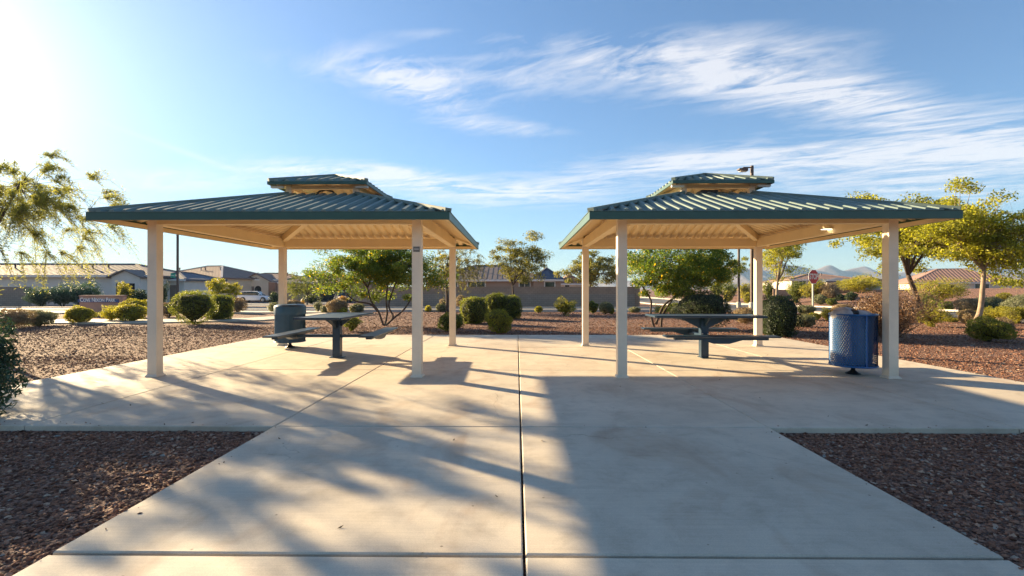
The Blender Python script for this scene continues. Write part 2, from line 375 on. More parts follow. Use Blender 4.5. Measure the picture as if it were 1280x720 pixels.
def block_wall(name, col, sx=.4, sz=.2):
    m, n, b = new_mat(name); t = n.nodes.new('ShaderNodeTexCoord')
    br = n.nodes.new('ShaderNodeTexBrick'); br.inputs['Scale'].default_value = 1; br.inputs['Brick Width'].default_value = sx; br.inputs['Row Height'].default_value = sz
    br.inputs['Mortar Size'].default_value = .012; br.inputs['Color1'].default_value = (*col, 1); br.inputs['Color2'].default_value = (*(c*.88 for c in col), 1); br.inputs['Mortar'].default_value = (*(c*.6 for c in col), 1)
    mp = n.nodes.new('ShaderNodeMapping'); mp.inputs['Rotation'].default_value = (R(90), 0, 0); n.links.new(t.outputs['Object'], mp.inputs[0]); n.links.new(mp.outputs[0], br.inputs['Vector'])
    c = mixc(n, .6, br.outputs['Color'], ramp(n, noise(n, .8, 6, .6, t.outputs['Object']), [(.3, (.8, .8, .8)), (.7, (1.15, 1.15, 1.15))]), 'MULTIPLY')
    n.links.new(c, b.inputs['Base Color']); b.inputs['Roughness'].default_value = .9; return m
M_block = block_wall('tan_block', (.37, .25, .17))
M_block2 = block_wall('grey_tan_block', (.33, .26, .20))
def tile_roof(name, col, stripe=.0):
    m, n, b = new_mat(name); co_ = objco(n)
    sp = n.nodes.new('ShaderNodeSeparateXYZ'); n.links.new(co_, sp.inputs[0])
    wx = mth(n, 'SINE', mth(n, 'MULTIPLY', mth(n, 'ADD', sp.outputs[0], sp.outputs[1]), 2*math.pi/.6))
    wz = mth(n, 'FRACT', mth(n, 'MULTIPLY', sp.outputs[2], 1/.14))
    f = noise(n, 1.6, 6, .7, co_)
    c = ramp(n, f, [(.25, tuple(k*.75 for k in col)), (.75, tuple(k*1.2 for k in col))])
    c = mixc(n, .5, c, ramp(n, wz, [(0, (.6, .6, .6)), (.3, (1.1, 1.1, 1.1)), (1, (1, 1, 1))]), 'MULTIPLY')
    n.links.new(c, b.inputs['Base Color']); b.inputs['Roughness'].default_value = .8
    bump(n, b, wx, .4, .01); return m
M_tile = tile_roof('grey_brown_tiles', (.20, .155, .135)); M_tile2 = tile_roof('brown_tiles', (.24, .15, .115)); M_tile3 = tile_roof('terracotta_tiles', (.30, .18, .14), .08); M_slate = tile_roof('slate_blue_tiles', (.10, .115, .15))
def stucco(name, col): return paint(name, col, .9, .07, .7, .2, fine=12)
M_st1 = stucco('pale_stucco', (.68, .63, .56)); M_st2 = stucco('sand_stucco', (.76, .58, .40)); M_st3 = stucco('beige_stucco', (.66, .55, .42)); M_st4 = stucco('brown_stucco', (.37, .26, .19)); M_st5 = stucco('off_white_stucco', (.56, .5, .46))
M_trimw = paint('white_trim', (.72, .69, .63), .6, .04, 2, 0); M_doorb = paint('brown_door', (.20, .145, .11), .7, .1, 2, 0)
def glass_mat():
    m, n, b = new_mat('window_glass'); b.inputs['Base Color'].default_value = (.02, .03, .035, 1); b.inputs['Roughness'].default_value = .08
    c = ramp(n, noise(n, .7, 3, .5, worldco(n)), [(.3, (.012, .02, .022)), (.7, (.05, .075, .06))]); n.links.new(c, b.inputs['Base Color']); return m
M_glass = glass_mat()
# ------------------------------------------------------------------ terrain
def axis(lo, hi, step, far_lo, far_hi):
    a = list(np.arange(lo, hi+1e-6, step)); s = step; v = hi
    while v < far_hi: s *= 1.25; v += s; a.append(min(v, far_hi))
    s = step; v = lo
    while v > far_lo: s *= 1.25; v -= s; a.insert(0, max(v, far_lo))
    return a
xs = axis(-40, 75, 1, -3300, 3300); ys = axis(0, 95, 1, -3300, 3300)
g = MB(); g.v = [(x, y, h(x, y)) for y in ys for x in xs]; nx = len(xs)
g.f = [(j*nx+i, j*nx+i+1, (j+1)*nx+i+1, (j+1)*nx+i) for j in range(len(ys)-1) for i in range(nx-1)]; g.m = [0]*len(g.f)
gr = g.build('ground', M_grav, smooth=True); tag(gr, kind='structure')
def sheet(name, pts, mat, off, step=1.0, kind='structure', parent=None):
    """flat strip following the ground between two polylines (near, far) of equal length"""
    near, far = pts; b = MB(); rows = []
    for (a0, a1), (b0, b1) in zip(zip(near[:-1], near[1:]), zip(far[:-1], far[1:])):
        n1 = max(1, int(math.ceil(max(math.dist(a0, a1), math.dist(b0, b1))/step)))
        for k in range(n1+1):
            t = k/n1; rows.append(((a0[0]+(a1[0]-a0[0])*t, a0[1]+(a1[1]-a0[1])*t), (b0[0]+(b1[0]-b0[0])*t, b0[1]+(b1[1]-b0[1])*t)))
    m_ = max(1, int(max(math.dist(p, q) for p, q in rows)/step))
    for p, q in rows:
        for k in range(m_+1):
            t = k/m_; x = p[0]+(q[0]-p[0])*t; y = p[1]+(q[1]-p[1])*t; b.v.append((x, y, h(x, y)+off))
    for i in range(len(rows)-1):
        for k in range(m_): b.f.append((i*(m_+1)+k, (i+1)*(m_+1)+k, (i+1)*(m_+1)+k+1, i*(m_+1)+k+1))
    # edge faces down into the ground
    w_ = m_+1; nr_ = len(rows); ring = [i*w_ for i in range(nr_)]+[(nr_-1)*w_+k for k in range(1, w_)]+[i*w_+m_ for i in range(nr_-2, -1, -1)]+[k for k in range(m_-1, 0, -1)]
    b0 = len(b.v); b.v += [(b.v[q][0], b.v[q][1], b.v[q][2]-.25) for q in ring]; L_ = len(ring)
    for i in range(L_): b.f.append((ring[(i+1) % L_], ring[i], b0+i, b0+(i+1) % L_))
    b.m = [0]*len(b.f); o = b.build(name, mat, parent); tag(o, kind=kind); return o
sheet('road', ([(-170, 27.8), (12, 27.8), (15, 25.5), (17, 21), (26, 12), (60, -8)], [(-170, 36.4), (12, 36.4), (25.5, 38), (25, 27), (30, 18), (66, 0)]), M_asph, .03)
sheet('side_road', ([(16.0, 36.45), (17, 50), (18, 120)], [(25.45, 38.1), (27, 50), (28, 120)]), M_asph, .034)
sheet('driveway', ([(-38, 36.6), (-39, 50), (-37, 72)], [(-27, 36.6), (-25, 50), (-23, 72)]), M_asph, .026)
sheet('sidewalk', ([(-80, 22.4), (-9.8, 24.6)], [(-80, 27.0), (-9.8, 27.5)]), M_conc, .07)
sheet('sidewalk', ([(-60, 16.9), (-14, 17.2), (-10, 18.8), (-8.2, 24.5)], [(-60, 19.0), (-14.6, 19.2), (-11.3, 20.2), (-9.9, 24.5)]), M_conc, .05)
sheet('sidewalk', ([(-170, 36.7), (12, 36.7)], [(-170, 38.2), (12, 38.2)]), M_conc, .09)
sheet('sidewalk', ([(25.9, 40), (25.3, 27.2), (30.3, 18.4), (64, .6)], [(27.6, 40.2), (27, 27.8), (31.6, 19.6), (65, 2)]), M_conc, .10)
sheet('sidewalk', ([(27.3, 50), (28.4, 120)], [(28.9, 50), (30, 120)]), M_conc, .10)
def kerb(pts, w=.16, hh=.13):
    b = MB()
    for p, q in zip(pts[:-1], pts[1:]):
        n1 = max(1, int(math.dist(p, q)/4))
        for k in range(n1):
            a = [p[i]+(q[i]-p[i])*k/n1 for i in (0, 1)]; c = [p[i]+(q[i]-p[i])*(k+1)/n1 for i in (0, 1)]
            b.beam((a[0], a[1], h(*a)+hh), (c[0], c[1], h(*c)+hh), w, hh+.05)
    o = b.build('kerb', M_curb); tag(o, kind='structure')
kerb([(-120, 27.6), (11.8, 27.6), (14.8, 25.3), (16.8, 20.9), (25.8, 11.9), (60, -8.3)])
kerb([(-120, 36.55), (-38, 36.55)]); kerb([(-27, 36.55), (15.8, 36.55), (16.9, 50), (17.9, 120)])
kerb([(65.8, .3), (30.1, 18.2), (25.15, 27.1), (25.7, 38), (27.15, 50), (28.2, 120)])
# plaza of jointed slabs
plaza = empty('plaza'); tag(plaza, kind='structure')
gap = {.034: .0065, -2.16: .005, 2.22: .004, -4.4: .004, 4.4: .004}
def slab(x0, x1, y0, y1, j):
    g0 = gap.get(x0, 0); g1 = gap.get(x1, 0); b = MB(); e = .007
    gy0 = .003 if y0 > 4.3 else .011; gy1 = .003 if 4.3 < y1 < 12 else (.011 if y1 < 12 else 0)
    a0, a1, c0, c1 = x0+g0, x1-g1, y0+(0 if y0 < -3 else gy0), y1-gy1
    if y0 == 4.27 and (x0 < -2.2 or x0 > 2.2): c0 = y0
    dz = random.uniform(-.0015, .0015)
    vs = [(a0, c0, -.16), (a1, c0, -.16), (a1, c1, -.16), (a0, c1, -.16), (a0, c0, -e+dz), (a1, c0, -e+dz), (a1, c1, -e+dz), (a0, c1, -e+dz),
          (a0+e, c0+e, dz), (a1-e, c0+e, dz), (a1-e, c1-e, dz), (a0+e, c1-e, dz)]
    fs = [(8, 9, 10, 11)]+[(k, (k+1) % 4, 4+(k+1) % 4, 4+k) for k in range(4)]+[(4+k, 4+(k+1) % 4, 8+(k+1) % 4, 8+k) for k in range(4)]
    b.add(vs, fs); b.build('concrete_slab', M_conc, plaza)
PX = [-6.42, -4.4, -2.16, .034, 2.22, 4.4, 6.62]; PY = [4.27, 7.25, 10.05, 12.8]
for i in range(6):
    for j in range(3): slab(PX[i], PX[i+1], PY[j], PY[j+1], j)
WX = [-2.16, .034, 2.22]; WY = [-6, -3.9, -1.86, .17, 2.21, 4.27]
for i in range(2):
    for j in range(5): slab(WX[i], WX[i+1], WY[j], WY[j+1], j)
MB().box((-6.40, 4.30, -.15), (6.60, 12.78, -.08)).box((-2.14, -5.9, -.15), (2.2, 4.29, -.081)).build('joint_bed', M_dark, plaza)
# loose stones over the gravel
def in_concrete(x, y):
    return ((x > -6.44) & (x < 6.64) & (y > 4.25) & (y < 12.82)) | ((x > -2.17) & (x < 2.23) & (y < 4.4))
def stones(n, x0, x1, y0, y1, s0, s1, pw=1.0, keep=None, nt=4, spill=False):
    x = rng.uniform(x0, x1, n); y = y0+(y1-y0)*rng.random(n)**pw; k = ~in_concrete(x, y)
    vis = (np.abs(x) < y*1.16+.6); k &= vis
    if keep is not None: k &= keep(x, y)
    if spill: k = in_concrete(x, y) & vis & (~in_concrete(x-.13, y+.0) | ~in_concrete(x+.13, y) | ~in_concrete(x, y-.13) | ~in_concrete(x, y+.13))
    x, y = x[k], y[k]; N = len(x)
    s = rng.uniform(s0, s1, N)*(.7+.6*rng.random(N)**2)
    base = np.array([[1, 0, 0], [0, 1, 0], [-1, 0, 0], [0, -1, 0], [0, 0, 1], [0, 0, -1]], float)
    V = np.repeat(base[None], N, 0)*(1+rng.uniform(-.35, .35, (N, 6, 3)))+rng.uniform(-.18, .18, (N, 6, 3))
    V *= np.stack([s, s*rng.uniform(.55, .95, N), s*rng.uniform(.3, .62, N)], 1)[:, None, :]
    tx = rng.normal(0, .35, N); a = rng.uniform(0, 6.28, N)
    yz = V[:, :, 1]*np.cos(tx)[:, None]-V[:, :, 2]*np.sin(tx)[:, None]; zz = V[:, :, 1]*np.sin(tx)[:, None]+V[:, :, 2]*np.cos(tx)[:, None]
    xx = V[:, :, 0]*np.cos(a)[:, None]-yz*np.sin(a)[:, None]; yy = V[:, :, 0]*np.sin(a)[:, None]+yz*np.cos(a)[:, None]
    gz = np.array([h(p, q) for p, q in zip(x, y)]) if not spill else np.zeros(N)+.002
    P = np.stack([xx+x[:, None], yy+y[:, None], zz+(gz+s*rng.uniform(.0, .35, N))[:, None]], 2)
    tri = np.array([[0, 1, 4], [1, 2, 4], [2, 3, 4], [3, 0, 4], [1, 0, 5], [2, 1, 5], [3, 2, 5], [0, 3, 5]])
    return P[:, tri[:nt]].reshape(-1, 3), np.repeat(rng.random(N), nt)
def offroad(x, y): return (y < 27.4) & ~((y > 21) & (x > 15)) & ~((x < -8) & (y > 16.6))
parts = [stones(9000, -6.5, 6.7, .9, 12.9, .004, .011, nt=8, spill=True), stones(90000, -6, 6, .9, 4.3, .007, .021, nt=8), stones(45000, -9.5, 9.5, 4.2, 9, .011, .023, keep=offroad), stones(90000, -17, 17, 8, 16, .012, .026, keep=offroad), stones(60000, -24, 24, 12.8, 27.4, .018, .036, keep=offroad)]
V = np.concatenate([p[0] for p in parts]); T = np.concatenate([p[1] for p in parts])
o = link('gravel_stones', poly_mesh('gravel_stones', V, 3, M_stone, T)); tag(o, 'reddish brown crushed granite gravel spread around the concrete plaza', 'gravel', kind='stuff')
# dry leaf litter on the slabs
N = 70; lx = rng.uniform(-6, 6, N); ly = rng.uniform(2, 12.5, N)
b = MB()
for x, y in zip(lx, ly):
    if not in_concrete(np.array(x), np.array(y)): continue
    a = random.uniform(0, 6.28); s = random.uniform(.008, .022); c_, s_ = math.cos(a), math.sin(a)
    pt = [(-s, 0, .003), (0, -s*.45, .004), (s, 0, .012), (0, s*.45, .006)]
    b.add([(x+p*c_-q*s_, y+p*s_+q*c_, z) for p, q, z in pt], [(0, 1, 2, 3)])
M_litter = paint('dead_leaf', (.07, .045, .025), .8, .4, 30, 0)
o = b.build('leaf_litter', M_litter); tag(o, 'small dark dead leaves scattered on the concrete slabs', 'leaf litter', kind='stuff')
# ------------------------------------------------------------------ pavilions
HW = 2.33; PH = 1.835; ZE = 2.205; SL = .32; OP = .58; PITCH = .1727
def prof(u):
    """trapezoidal rib profile: list of (u, height) breakpoints over one pitch starting at u"""
    return [(u, 0), (u+PITCH*.40, 0), (u+PITCH*.55, .043), (u+PITCH*.80, .043), (u+PITCH*.96, 0)]
def roof_sheets(root, hw, op, z_e, sl, name):
    nr = int(round(2*hw/PITCH)); pitch = 2*hw/nr
    for side in range(4):
        ca, sa = math.cos(side*math.pi/2), math.sin(side*math.pi/2)
        for r0 in range(0, nr, 3):
            pts = []
            for r in range(r0, min(r0+3, nr)):
                for (u, p) in prof(0): pts.append((-hw+r*pitch+u*pitch/PITCH, p))
            pts.append((-hw+min(r0+3, nr)*pitch, 0))
            if pts[0][0] < -1e-6 < pts[-1][0]-1e-6 and op < .01:
                pts = sorted(pts+[(0.0, 0)]) if not any(abs(q[0]) < 1e-4 for q in pts) else pts
            b = MB()
            for lay, dz, mi in ((0, 0, 0), (1, -.007, 1)):
                st = len(b.v)
                for (u, p) in pts:
                    u = min(max(u, -hw+1e-4), hw-1e-4); dtop = max(abs(u), op)
                    for d in (hw, dtop):
                        z = z_e+(hw-d)*sl+p+dz; X, Y = u, -d
                        b.v.append((X*ca-Y*sa, X*sa+Y*ca, z))
                for k in range(len(pts)-1):
                    a = st+2*k; q = (a, a+2, a+3, a+1); b.f.append(q if lay == 0 else q[::-1]); b.m.append(mi)
            # closed rib ends along the eave
            for k in range(len(pts)-1):
                (u0, p0), (u1, p1) = pts[k], pts[k+1]
                if max(p0, p1) <= 0: continue
                q = []
                for (u, z) in ((u0, z_e-.004), (u1, z_e-.004), (u1, z_e+p1-.001), (u0, z_e+p0-.001)):
                    u = min(max(u, -hw+1e-4), hw-1e-4); Y = -hw-.001; q.append((u*ca-Y*sa, u*sa+Y*ca, z))
                st = len(b.v); b.v += q; b.f.append((st, st+1, st+2, st+3)); b.m.append(0)
            b.build(name, [M_roof, M_ceil], root)
def hipcaps(root, hw, op, z_e, sl, w=.05, name='hip_cap'):
    for sx in (-1, 1):
        for sy in (-1, 1):
            b = MB(); a = Vector((sx*(hw+.01), sy*(hw+.01), z_e+.054)); c = Vector((sx*max(op, .002), sy*max(op, .002), z_e+(hw-op)*sl+.058))
            b.beam(a, c, w*2, .05); b.build(name, M_roof, root)
def frame_fascia(root, hw, z0, z1, mat, name, t=.022):
    for side in range(4):
        b = MB(); b.box((-hw-(t if side % 2 == 0 else 0), -hw-t, z0), (hw+(t if side % 2 == 0 else 0), -hw, z1), bev=.003)
        b.build(name, mat, root, rot=(0, 0, side*math.pi/2))
def pavilion(cx, cy, rz, label):
    root = empty('picnic_pavilion', (cx, cy, 0), rz); tag(root, label, 'pavilion', 'ribbed green roofed pavilions on the plaza')
    pw = .0635
    for sx in (-1, 1):
        for sy in (-1, 1):
            b = MB(); b.box((-pw, -pw, 0), (pw, pw, 2.296), bev=.008)
            p = b.build('post', M_post, root, loc=(sx*PH, sy*PH, 0))
            b = MB(); b.box((-.085, -.085, 0), (.085, .085, .012)).add([(-.085, -.085, .012), (.085, -.085, .012), (.085, .085, .012), (-.085, .085, .012), (-.066, -.066, .035), (.066, -.066, .035), (.066, .066, .035), (-.066, .066, .035)],
                [(0, 1, 5, 4), (1, 2, 6, 5), (2, 3, 7, 6), (3, 0, 4, 7)]); b.build('base_plate', M_post, p)
            # hip rafter
            zt = lambda d: ZE+(HW-d)*SL-.010
            b = MB(); b.beam((sx*(PH-.02), sy*(PH-.02), zt(PH)-.006), (sx*.5, sy*.5, zt(.5)-.006), .10, .13); b.build('hip_rafter', M_ceil, root)
            b = MB(); b.beam((sx*(HW-.03), sy*(HW-.03), zt(HW-.03)-.006), (sx*(PH+.02), sy*(PH+.02), zt(PH)-.006), .07, .05); b.build('eave_outrigger', M_ceil, root)
            b = MB(); b.box((-.045, -.045, 2.70), (.045, .045, 2.925)); b.build('cupola_post', M_post, root, loc=(sx*.555, sy*.555, 0))
            b = MB(); b.beam((sx*.70, sy*.70, 2.955), (sx*.03, sy*.03, 3.15), .06, .07); b.build('cupola_rafter', M_ceil, root)
            b = MB(); b.box((-.10, -.03, 2.862), (.10, .03, 2.897)); b.build('eave_bracket', M_whitem, root, loc=(sx*.69, sy*.69, 0))
    for side in range(4):
        b = MB(); b.box((-PH+pw+.001, -PH-pw+.004, 2.112), (PH-pw-.001, -PH+pw-.004, 2.288), bev=.006); b.build('beam', M_ceil, root, rot=(0, 0, side*math.pi/2))
        b = MB(); b.box((-.508, -.59, 2.866), (.508, -.52, 2.930)); b.build('cupola_beam', M_ceil, root, rot=(0, 0, side*math.pi/2))
        b = MB(); b.box((-.60, -.60, 2.715), (.60, -.575, 2.768)); b.build('cupola_curb', M_ceil, root, rot=(0, 0, side*math.pi/2))
        b = MB(); b.box((-HW+.03, -HW+.004, 2.112), (HW-.03, -HW+.034, 2.17)); b.build('eave_angle', M_ceil, root, rot=(0, 0, side*math.pi/2))
    roof_sheets(root, HW, OP, ZE, SL, 'roof_sheet'); hipcaps(root, HW, OP, ZE, SL)
    roof_sheets(root, .786, .0, 2.945, SL, 'cupola_roof_sheet'); hipcaps(root, .786, 0, 2.945, SL, .035, 'cupola_hip_cap')
    frame_fascia(root, HW, 2.108, 2.212, M_green, 'fascia'); frame_fascia(root, .786, 2.90, 2.952, M_green, 'cupola_fascia', .018)
    for side in range(4):
        b = MB(); b.box((-HW-.03, -HW-.03, 2.2125), (HW+.03, -HW+.005, 2.2155)); b.build('drip_edge', M_roof, root, rot=(0, 0, side*math.pi/2))
    return root
pavL = pavilion(-3.215, 8.525, 0, 'left green roofed pavilion on beige posts with a number plate on one post')
pavR = pavilion(3.295, 8.51, R(-.35), 'right green roofed pavilion on beige posts with a small glowing panel under its beam')
b = MB(); b.box((-.045, -.006, -.036), (.045, 0, .036), bev=.002); b.box((-.034, -.0075, -.012), (.034, -.0055, .012), 1); b.build('number_plate', [paint('grey_plate', (.13, .13, .12), .5, .2, 20, 0), M_galv], pavL, loc=(PH, -PH-.0640, 1.765))
# dark arc and dark box inside the cupolas, glowing panel under one beam
b = MB(); b.tube([(-.16, 0, 0), (-.11, 0, .06), (0, 0, .085), (.11, 0, .06), (.16, 0, 0)], .018, 8); b.build('cupola_dark_arc', M_black, pavL, loc=(.02, -.48, 2.79))
b = MB(); b.box((-.14, -.08, 0), (.14, .08, .11), bev=.01); b.build('cupola_dark_box', M_black, pavR, loc=(-.1, -.42, 2.75))
lm, ln, lb = new_mat('glowing_panel'); lb.inputs['Base Color'].default_value = (1, .93, .8, 1); lb.inputs['Emission Color'].default_value = (1, .85, .62, 1); lb.inputs['Emission Strength'].default_value = 1.6
b = MB(); b.box((-.09, -.05, -.018), (.09, .05, 0), bev=.005); lf = b.build('panel_housing', M_whitem, pavR, loc=(PH-.35, -.62, 2.118+.12)); 
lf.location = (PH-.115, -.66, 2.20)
b = MB(); b.box((-.075, -.04, -.022), (.075, .04, -.0185)); b.build('panel_face', lm, lf)
b = MB(); b.box((.06, -.03, -.01), (.12, .03, .05)); b.build('panel_bracket', M_whitem, lf)
# ------------------------------------------------------------------ picnic tables (long axis X)
def picnic_table(x, y, rz, label):
    root = empty('picnic_table', (x, y, 0), rz); tag(root, label, 'picnic table', 'blue single pedestal picnic tables')
    b = MB(); b.box((-.065, -.065, .012), (.065, .065, .70), bev=.006); b.build('pedestal', M_table, root)
    b = MB(); b.box((-.066, -.065-.06, 0), (.066, .125, .012)); b.build('base_plate', M_table, root)
    # top: rolled edge frame with inset deck
    b = MB(); L, Wd = .93, .37
    b.box((-L+.012, -Wd+.012, .735), (L-.012, Wd-.012, .752)); b.build('tabletop_deck', M_table, root)
    b = MB()
    for s in (-1, 1):
        b.box((-L, s*Wd-.014, .722), (L, s*Wd+.014, .760), bev=.009); b.box((s*L-.014, -Wd+.015, .7225), (s*L+.014, Wd-.015, .7595), bev=.009)
    b.build('tabletop_rim', M_table, root)
    for s in (-1, 1):      # gussets along the table
        b = MB(); b.prism([(s*.066, .52), (s*.45, .715), (s*.45, .734), (s*.066, .734)], -.018, .018); b.build('gusset', M_table, root)
        b = MB(); b.box((s*.45-.02, -.30, .69), (s*.45+.02, .30, .734)); b.build('deck_bearer', M_table, root)
    b = MB(); b.prism([(-.30, .734), (-.066, .55), (.066, .55), (.30, .734)], -.012, .012); b.build('gusset', M_table, root, rot=(0, 0, math.pi/2))
    for s in (-1, 1):
        bench = empty('bench', (0, 0, 0), 0, root)
        b = MB(); b.box((-.90, s*.76-.125, .438), (.90, s*.76+.125, .464), bev=.009); b.build('seat', M_table, bench)
        b = MB(); b.box((-.74, s*.76-.05, .395), (.74, s*.76+.05, .437)); b.build('seat_channel', M_table, bench)
        b = MB(); b.prism([(-.33, .395), (-.12, .335), (.12, .335), (.33, .395)], s*.76-.045, s*.76+.045); b.build('seat_bracket', M_table, bench)
        b = MB(); b.box((-.035, min(s*.066, s*.70), .36), (.035, max(s*.066, s*.70), .41), bev=.004); b.build('bench_arm', M_table, bench)
    for s in (-1, 1):
        for z in (.345, .43):
            b = MB(); b.tube([(s*.045, -.075, z), (s*.045, -.064, z)], .012, 8); b.build('bolt', M_galv, root)
    return root
picnic_table(3.31, 8.58, R(-1.5), 'dark blue picnic table with its long side facing the camera, under the right pavilion')
picnic_table(-3.19, 8.55, R(91.5), 'dark blue picnic table seen end on, under the left pavilion')
# ------------------------------------------------------------------ litter bins
def expanded_shell(r, z0, z1, ncol, nrow, w, mat, name, parent, lean=0):
    Vs = []; 
    dz = (z1-z0)/nrow
    for j in range(nrow):
        for i in range(ncol):
            a0 = 2*math.pi*(i+(j % 2)*.5)/ncol
            for sgn in (-1, 1):
                a1 = a0+sgn*math.pi/ncol; za, zb = z0+j*dz, z0+(j+1)*dz
                for rr in ((r, r-.004),):
                    da = w/r*.5; hw_ = w*.55
                    p = lambda a, z, q: (q*math.cos(a), q*math.sin(a), z)
                    Vs += [p(a0-da, za, rr[0]), p(a0+da, za, rr[1]), p(a1+da, zb, rr[1]), p(a1-da, zb, rr[0])]
    me = poly_mesh(name, np.array(Vs), 4, mat); return link(name, me, parent)
def bin_(x, y, rz, mat, label, r, ztop, bag, lid):
    root = empty('litter_bin', (x, y, 0), rz); tag(root, label, 'litter bin', 'round mesh litter bins on pedestals')
    zb = .13
    expanded_shell(r, zb, ztop-.01, 60 if not lid else 80, 26 if not lid else 28, .0105 if not lid else .016, mat, 'mesh_shell', root)
    for z, nm in ((zb, 'bottom_ring'), (ztop, 'top_ring')):
        b = MB(); pts = [(r*math.cos(2*math.pi*k/40), r*math.sin(2*math.pi*k/40), z) for k in range(41)]; b.tube(pts, .013, 6, cap=False); b.build(nm, mat, root, smooth=True)
    b = MB(); pts = [(r*math.cos(2*math.pi*k/40), r*math.sin(2*math.pi*k/40), .30*ztop+.45) for k in range(41)]
    for k in range(3):
        a = 2*math.pi*k/3-1.62; ca, sa = math.cos(a), math.sin(a)
        s = MB(); s.beam(((r+.005)*ca, (r+.005)*sa, zb), ((r+.005)*ca, (r+.005)*sa, ztop), .022, .006, up=(ca, sa, 0)); s.build('strap', mat, root)
    b = MB(); b.lathe([(r-.012, zb-.004), (r-.012, zb+.006)], 32); b.build('bottom_plate', mat, root)
    b = MB(); b.lathe([(.10, 0), (.10, .008), (.05, .035), (.028, .06), (.028, zb)], 20); b.build('pedestal', M_black, root, smooth=True)
    b = MB(); b.lathe([(r*.78, zb+.03), (r*.86, ztop-.06), (r*.95, ztop-.005), (r*.80, ztop-.02), (r*.7, zb+.2)], 28, cap=False); b.lathe([(r*.78, zb+.03), (r*.78, zb+.04)], 28); b.build('liner', M_liner if bag else M_navy, root, smooth=True)
    if lid:
        b = MB(); b.lathe([(r+.012, ztop-.16), (r+.014, ztop-.01), (r+.004, ztop+.01), (r*.86, ztop+.045), (r*.55, ztop+.055), (r*.52, ztop+.035), (r*.5, ztop-.05)], 36, cap=False); b.build('lid', mat, root, smooth=True)
    if bag:
        for k, (bx, by, bz, sx, m_) in enumerate([(-.17, -.05, .02, .13, M_bag), (-.07, .06, .03, .12, M_bag), (.06, -.02, -.01, .12, M_bag), (.17, .05, -.01, .11, M_bag), (-.06, -.08, .045, .065, M_black)]):
            b = MB(); n1, n2 = 9, 14; rr = random.Random(k)
            for i in range(n1+1):
                for j in range(n2):
                    th = math.pi*i/n1; ph = 2*math.pi*j/n2; q = sx*(1+.18*math.sin(3*ph+k)*math.sin(th)+rr.uniform(-.09, .09))
                    b.v.append((q*math.sin(th)*math.cos(ph), q*math.sin(th)*math.sin(ph), q*.75*math.cos(th)))
            for i in range(n1):
                for j in range(n2): b.f.append((i*n2+j, (i+1)*n2+j, (i+1)*n2+(j+1) % n2, i*n2+(j+1) % n2)); b.m.append(0)
            b.build('bag_fold', m_, root, loc=(bx, by, ztop+bz-.02), smooth=True)
    return root
bin_(4.83, 6.98, R(0), M_blue, 'bright blue diamond mesh litter bin full of grey bags beside the right pavilion post', .288, .855, True, False)
bin_(-4.72, 10.0, R(20), M_navy, 'dark navy litter bin with a lid behind the table of the left pavilion', .295, .85, False, True)
# ------------------------------------------------------------------ foliage builders
def leaves(cent, nrm, L, Wd, tint):
    """one folded quad per leaf"""
    N = len(cent)
    d = rng.normal(0, 1, (N, 3)); d -= nrm*np.sum(d*nrm, 1)[:, None]*rng.uniform(.3, 1, N)[:, None]; d /= np.linalg.norm(d, axis=1)[:, None]+1e-9
    s = np.cross(nrm+rng.normal(0, .4, (N, 3)), d); s /= np.linalg.norm(s, axis=1)[:, None]+1e-9
    L = L*rng.uniform(.65, 1.25, N)[:, None]; Wd = Wd*rng.uniform(.7, 1.2, N)[:, None]
    return np.stack([cent-d*L/2, cent+s*Wd/2, cent+d*L/2, cent-s*Wd/2], 1).reshape(-1, 3), tint
def lump(dirs, seed, amp=.15, fr=3):
    r = np.random.default_rng(seed); o = np.zeros(len(dirs))
    for k in range(6):
        v = r.normal(0, fr, 3); o += np.sin(dirs@v+r.uniform(0, 6.28))*amp/2.4
    return 1+o
BN = [0]
